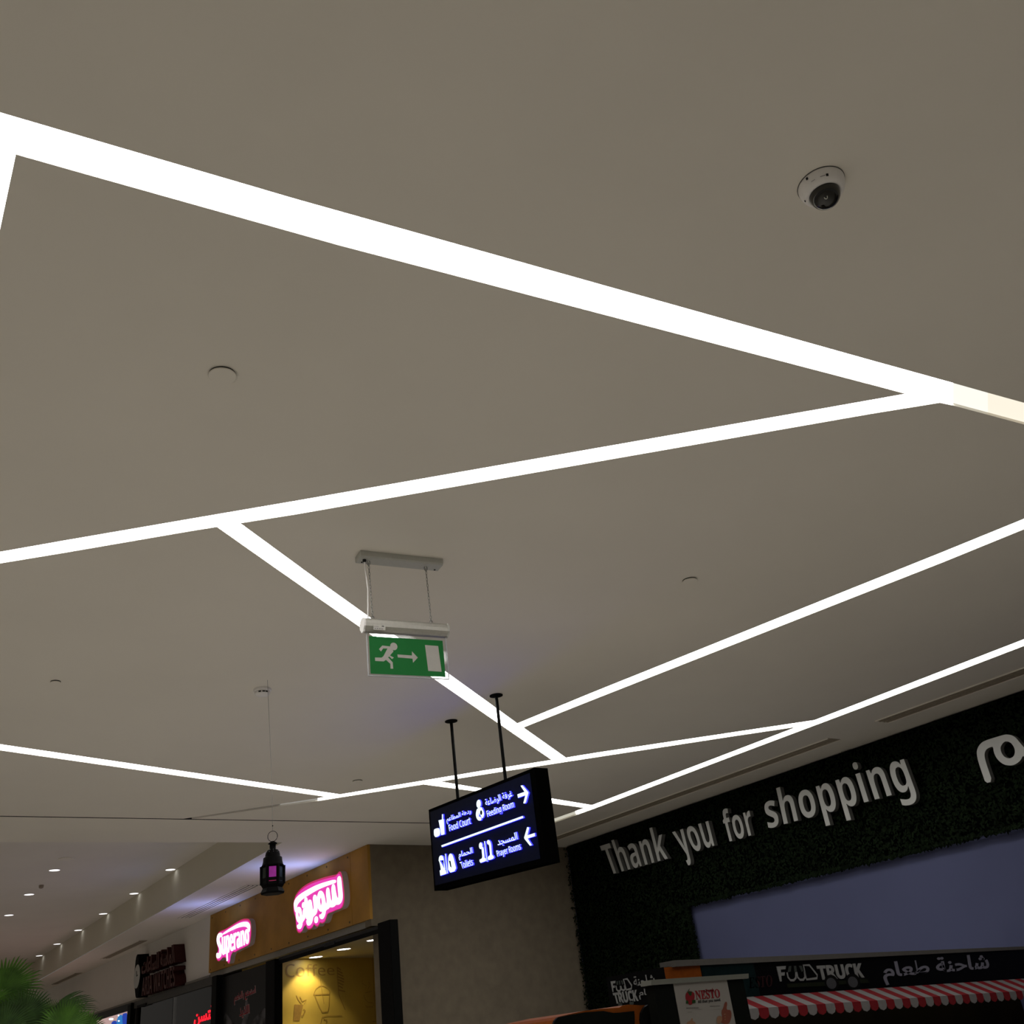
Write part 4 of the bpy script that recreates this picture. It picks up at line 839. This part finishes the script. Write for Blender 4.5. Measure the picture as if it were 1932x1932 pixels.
for l in ([(4.726,1.742),(4.748,1.742),(4.734,1.714),(4.705,1.712)], [(4.769,1.741),(4.79,1.74),(4.785,1.711),(4.763,1.711)], [(4.812,1.739),(4.837,1.738),(4.844,1.71),(4.824,1.706)]):
    kit('awning_emblem', lambda mb: shape(mb, [l], KF), M_KDIM)
for l in ([(4.675,1.656),(5.024,1.642),(5.015,1.621),(4.676,1.636)], [(5.102,1.64),(5.227,1.635),(5.218,1.617),(5.092,1.619)], [(5.302,1.636),(5.397,1.631),(5.413,1.607),(5.291,1.612)]):
    kit('emblem_stripe', lambda mb: shape(mb, [l], KF), mat('kiosk_stripe', (.010, .012, .006), .5, spec=.05, noise=.1))
for l in ([(5.035,1.659),(5.102,1.654),(5.013,1.606),(5.079,1.601)], [(5.234,1.652),(5.301,1.647),(5.21,1.599),(5.277,1.594)]):
    kit('emblem_wheel', lambda mb: shape(mb, [ellc(l)], PY(KY - .006)), mat('kiosk_wheel', (.05, .05, .053), .5, spec=.1, noise=.05))
for l in ([(5.03,1.675),(5.126,1.669),(4.998,1.599),(5.093,1.592)], [(5.229,1.669),(5.328,1.663),(5.193,1.59),(5.291,1.583)]):
    kit('emblem_tyre', lambda mb: shape(mb, [ellc(l)], PY(KY - .005)), M_BLACKMATT)
kit('arabic_lettering', lambda mb: text(mb, 'شاحنة طعام', [(5.556,1.583),(6.718,1.554),(6.774,1.694),(5.575,1.71)], KF, .004, offset=.02, rtl=True), mat('kiosk_lettering_lilac', (.16, .155, .19), .5, spec=.1, noise=.05))
kit('reflected_red_lettering', lambda mb: text(mb, serif('ESTO'), [(4.366,1.656),(4.556,1.652),(4.572,1.71),(4.381,1.709)], KF, .002, base=CAP), mat('reflected_red', (.022, .007, .007), .4, spec=.1, noise=.2))  # reflection of the poster's red lettering, drawn onto the gloss fascia
E_ = PX(3.795)
kit('end_lettering', lambda mb: text(mb, bold('F'), [(4.459,1.724),(4.444,1.723),(4.422,1.776),(4.463,1.777)], E_, .003, offset=.02), M_KWHITE)
kit('end_lettering', lambda mb: text(mb, bold('TRUCK'), [(4.449,1.665),(4.26,1.663),(4.261,1.718),(4.46,1.72)], E_, .003, offset=.02, spacing=.95), M_KWHITE)
for p in ([(4.423,1.752),(4.421,1.732),(4.41,1.724),(4.396,1.724),(4.388,1.731),(4.387,1.748)], [(4.383,1.746),(4.38,1.729),(4.366,1.724),(4.353,1.728),(4.353,1.747)]): kit('end_outlined_letter', lambda mb: ribbon(mb, p, .010, E_), M_KWHITE)
kit('end_outlined_letter', lambda mb: ribbon(mb, [(4.353,1.776),(4.322,1.775),(4.295,1.741),(4.301,1.726),(4.343,1.724)], .010, E_, closed=True), M_KWHITE)
for l in ([(4.414,1.772),(4.401,1.773),(4.403,1.755),(4.417,1.755)], [(4.394,1.773),(4.383,1.773),(4.384,1.753),(4.394,1.753)], [(4.376,1.772),(4.362,1.772),(4.358,1.754),(4.371,1.752)]):
    kit('end_emblem', lambda mb: shape(mb, [l], E_), M_KDIM)
for l in ([(4.423,1.671),(4.394,1.669),(4.429,1.65),(4.4,1.648)], [(4.329,1.67),(4.299,1.667),(4.335,1.649),(4.305,1.647)]):
    kit('end_wheel', lambda mb: shape(mb, [ellc(l)], E_), M_KDIM)
kit('end_arabic_lettering', lambda mb: text(mb, 'شاحنة', [(4.278,1.736),(4.109,1.729),(4.11,1.78),(4.275,1.781)], E_, .003, rtl=True, offset=.01), M_KWHITE)
kit('end_arabic_lettering', lambda mb: text(mb, 'طعام', [(4.253,1.668),(4.098,1.672),(4.098,1.712),(4.245,1.718)], E_, .003, rtl=True, offset=.01), M_KWHITE)
# awning: sloping striped panels with hanging scallops
AD = .155; x = rl[4][0] - .0768 * 6; i = 0
zlow = [(4.243,1.558),(6.801,1.446)]
zl = lambda x: ext(zlow[0], zlow[1], x)
aw = kface('awning', rl[4][0] - .4, KX1, lambda x: zaw(x) - .010, lambda x: zaw(x) - .022, KY - .003, KY, M_KBLACK)
SW = .0768
while x < KX1 - SW:
    m = M_AWHITE if i % 2 == 1 else M_ARED
    xs = x + SW
    mb = MB(); mb.add([(x, KY, zaw(x)), (xs, KY, zaw(xs)), (xs, KY - AD, zl(xs)), (x, KY - AD, zl(x)), (x, KY, zaw(x) - .006), (xs, KY, zaw(xs) - .006), (xs, KY - AD, zl(xs) - .006), (x, KY - AD, zl(x) - .006)], [(3, 2, 1, 0), (4, 5, 6, 7), (0, 4, 7, 3), (1, 2, 6, 5), (2, 3, 7, 6)])
    mb.out('stripe', m, aw)
    m2 = m
    x2 = x
    top = zl(x2) - .004
    p = [(x2, top), (x2 + SW, top), (x2 + SW, top - .026), (x2 + SW * .85, top - .042), (x2 + SW * .5, top - .050), (x2 + SW * .15, top - .042), (x2, top - .026)]
    mb = MB(); shape(mb, [p[::-1]], PY(KY - AD - .002), .004); mb.out('scallop', m2, aw)
    x = xs; i += 1
# poster stand in front of it
SYP = 3.4; SP = PY(SYP)
t = thing('poster_stand', (3.4, SYP, 0), 'black display stand with a white supermarket poster, in front of the food kiosk', 'stand')
st = [(3.126,1.705),(3.724,1.688),(3.706,1.502)]
bx0, bx1 = st[0][0], st[2][0] - .02
zt_ = st[0][1]
mb = MB(); mb.add([(x, y, z) for y in (SYP, SYP + .05) for x, z in ((bx0, 0), (bx1 + .0, 0), (bx1, st[1][1]), (bx0, st[0][1]))], BOXF); mb.out('board', M_BOARD, t)
rr = [(3.109,1.724),(3.719,1.708),(3.713,1.688),(3.104,1.704)]
mb = MB(); mb.add([(x, y, z) for y in (SYP - .012, SYP + .055) for x, z in (rr[3], rr[2], rr[1], rr[0])], BOXF); mb.out('top_rail', M_RAIL, t)
pp = [(3.242,1.706),(3.576,1.695),(3.579,1.514),(3.259,1.543)]
zz = 1.05
def down(p, q, z): return (p[0] + (q[0] - p[0]) * (z - p[1]) / (q[1] - p[1]), z)
mb = MB(); shape(mb, [[pp[0], pp[1], ((pp[1][0] + pp[2][0]) / 2, zz), ((pp[0][0] + pp[3][0]) / 2, zz)]], PY(SYP - .004), .003); mb.out('poster', M_PAPER, t)
N_ = PY(SYP - .0055)
def pr(name, loops, m, dd=0):
    for l in loops:
        mb = MB(); shape(mb, [l], PY(SYP - .0055 - dd)); mb.out(name, m, t)
pr('red_pepper_emblem', [smooth([(3.3,1.652),(3.314,1.664),(3.332,1.665),(3.355,1.658),(3.356,1.643),(3.344,1.623),(3.325,1.61),(3.309,1.613),(3.305,1.626),(3.297,1.634)], 1)], M_NRED)
pr('green_emblem', [[(3.312,1.667),(3.323,1.662),(3.343,1.662),(3.336,1.649),(3.326,1.645),(3.319,1.656)], [(3.299,1.631),(3.308,1.629),(3.311,1.618),(3.293,1.618)], [(3.334,1.629),(3.354,1.628),(3.353,1.617),(3.33,1.616)], [(3.323,1.662),(3.322,1.669),(3.332,1.675),(3.333,1.674),(3.326,1.668),(3.327,1.662)]], M_NGREEN, .0008)
mb = MB(); text(mb, serif('NESTO'), [(3.361,1.629),(3.513,1.626),(3.515,1.658),(3.362,1.663)], N_, .001, offset=.01, base=(0, .678)); mb.out('red_lettering', M_NRED, t)
mb = MB(); text(mb, 'نستو', [(3.41,1.651),(3.477,1.65),(3.477,1.666),(3.411,1.667)], N_, .001, offset=.02, rtl=True); mb.out('arabic_lettering', M_NRED, t)
mb = MB(); text(mb, bold('All that you need.'), [(3.368,1.614),(3.511,1.611),(3.512,1.621),(3.369,1.625)], N_, .001, base=CAP); mb.out('slogan', M_NDARK, t)
pr('small_print', [[(3.292,1.603),(3.366,1.598),(3.365,1.595),(3.291,1.599)], [(3.435,1.598),(3.499,1.594),(3.498,1.592),(3.435,1.595)], [(3.294,1.593),(3.383,1.589),(3.383,1.588),(3.293,1.593)], [(3.39,1.585),(3.497,1.58),(3.497,1.579),(3.39,1.585)], [(3.293,1.585),(3.321,1.584),(3.321,1.583),(3.293,1.584)]], mat('print_faint', (.11, .10, .09), .6, spec=.1, noise=.05))
pr('printed_hand', [smooth([(3.531,1.602),(3.543,1.607),(3.549,1.599),(3.537,1.581),(3.539,1.573),(3.558,1.572),(3.563,1.563),(3.558,1.545),(3.546,1.53),(3.532,1.518),(3.495,1.522),(3.481,1.531),(3.499,1.547),(3.5,1.571),(3.517,1.583)], 1)], M_SKIN)
pr('printed_hand', [smooth([(3.46,1.543),(3.472,1.554),(3.493,1.554),(3.498,1.542),(3.485,1.528),(3.471,1.523),(3.458,1.528)], 1)], M_SKINL, .0008)
pr('printed_hand', [smooth([(3.273,1.541),(3.283,1.549),(3.304,1.552),(3.315,1.562),(3.319,1.557),(3.315,1.55),(3.331,1.542),(3.331,1.536)], 1)], M_SKINL)
pr('finger_line', [[(3.513,1.559),(3.522,1.56),(3.521,1.556),(3.512,1.555)], [(3.512,1.549),(3.519,1.549),(3.518,1.545),(3.512,1.545)], [(3.51,1.539),(3.517,1.539),(3.516,1.536),(3.51,1.535)]], M_SKINL, .0012)
# black machine with orange trim
MY = 3.5
t = thing('vending_cabinet', (2.85, 3.75, 0), 'black rounded cabinet edged in orange at the bottom edge left of the poster stand', 'cabinet')
front = [(2.641,1.603),(2.653,1.62),(2.67,1.63),(2.724,1.634),(2.815,1.64),(2.914,1.639),(3.004,1.636),(3.023,1.642),(3.058,1.643),(3.132,1.634),(3.154,1.634),(3.13,1.621),(3.116,1.601),(3.105,1.565)]
fr = [(front[0][0], .02)] + front + [(front[-1][0] + .03, 1.2), (front[-1][0] + .03, .02)]
mb = MB(); shape(mb, [fr[::-1]], PY(MY), .40); mb.out('body', M_KORANGE, t)
panel = [(2.634,1.602),(2.646,1.618),(2.663,1.628),(2.716,1.631),(2.806,1.634),(2.904,1.631),(2.958,1.619),(2.992,1.617),(3.076,1.616),(3.074,1.595),(3.067,1.564)]
mb = MB(); shape(mb, [[(panel[0][0], .05)] + panel + [(panel[-1][0], .05)]], PY(MY - .01), .012); mb.out('front_panel', M_BOARD, t)
side = [(3.104,1.581),(3.113,1.605),(3.135,1.625),(3.159,1.633),(3.194,1.629),(3.204,1.612),(3.205,1.588),(3.201,1.551)]
mb = MB(); shape(mb, [[(side[0][0], .05)] + side + [(side[-1][0], .05)]], PY(MY - .012), .35); mb.out('side_panel', M_BLACKMATT, t)

# ---------------------------------------------------------------- potted fan palm at the lower left
PY0 = 9.8
px0 = [(2.006,2.112)][0][0]
t = thing('potted_palm', (px0, PY0, 0), 'green potted fan palm rising at the bottom left corner', 'plant')
mb = MB(); mb.lathe([(.22, 0), (.30, .55), (.31, .60), (.27, .60)], px0, PY0, 24); mb.out('planter', M_POT, t)
mb = MB(); mb.tube([(px0, PY0, .55), (px0 + .03, PY0, 1.3), (px0, PY0, 2.05)], [.07, .06, .05], 10); mb.out('trunk', M_STEM, t)
def frond(hub, L, a0, a1, n, m, tilt, yoff, droop=.25, wdt=.055, pleat=.45):
    """fan leaf: segments radiate from the hub in a plane tilted from vertical; joined for half their length, free tips droop"""
    mb = MB(); hx_, hz_ = hub; r = random.Random(int(hx_ * 977 + hz_ * 131))
    hp = Vector((hx_, PY0 + yoff, hz_))
    ax1 = Vector((1, 0, 0)); ax2 = Vector((0, math.sin(tilt), math.cos(tilt))); nn = ax1.cross(ax2)
    for i in range(n):
        a = a0 + (a1 - a0) * (i + .5) / n; l = L * (1 + r.uniform(-.10, .06)) * (.80 + .20 * math.sin((i + .5) / n * math.pi))
        d = ax1 * math.cos(a) + ax2 * math.sin(a); s = d.cross(nn); da = (a1 - a0) / n / 2
        P_ = lambda rr, off, dr, up=0: hp + d * (l * rr) + s * off + nn * up + Vector((0, 0, -1)) * (dr * l)
        hw = math.tan(da) * l
        rows = []
        for rr, k, dr in ((.04, .05, 0), (.30, .31, .01), (.60, .61, .03), (.80, .44, .03 + droop * .25), (.93, .22, droop * .6), (1.04, .01, droop)):
            o_ = hw * k * 1.04
            rows.append((P_(rr, -o_, dr), P_(rr, 0, dr, -pleat * o_), P_(rr, o_, dr)))
        V = [q for row in rows for q in row]; F = []
        for j in range(len(rows) - 1):
            F += [(j * 3, j * 3 + 1, j * 3 + 4, j * 3 + 3), (j * 3 + 1, j * 3 + 2, j * 3 + 5, j * 3 + 4)]
        mb.add(V, F)
    fr_ = mb.out('frond', m, t)
    mb = MB(); mb.tube([(px0, PY0, 1.95), ((px0 + hx_) / 2, PY0 + yoff * .6, (1.95 + hz_) / 2 + .05), hp], .010, 6); mb.out('stalk', M_STEM, fr_)
hubs = [(1.678,2.396),(1.842,2.182),(2.051,2.164),(2.146,2.059),(1.542,2.279),(1.684,2.091),(2.377,2.005)]
d2 = math.radians
frond(hubs[0], .335, d2(-55), d2(215), 46, M_LEAF, -.5, .10, .16)
frond(hubs[1], .27, d2(-60), d2(200), 44, M_LEAFD, .35, -.05, .10)
frond(hubs[2], .50, d2(4), d2(52), 17, M_LEAFD, .5, .15, .22)
frond(hubs[2], .30, d2(48), d2(125), 22, M_LEAF, .9, .15, .02)
frond(hubs[3], .27, d2(-30), d2(210), 42, M_LEAF, -.3, -.12, .14)
frond(hubs[4], .33, d2(-20), d2(200), 40, M_LEAF, .2, .05, .18)
frond(hubs[5], .30, d2(-40), d2(190), 40, M_LEAFD, .3, -.15, .15)
frond(hubs[6], .22, d2(0), d2(180), 30, M_LEAF, -.2, .1, .2)
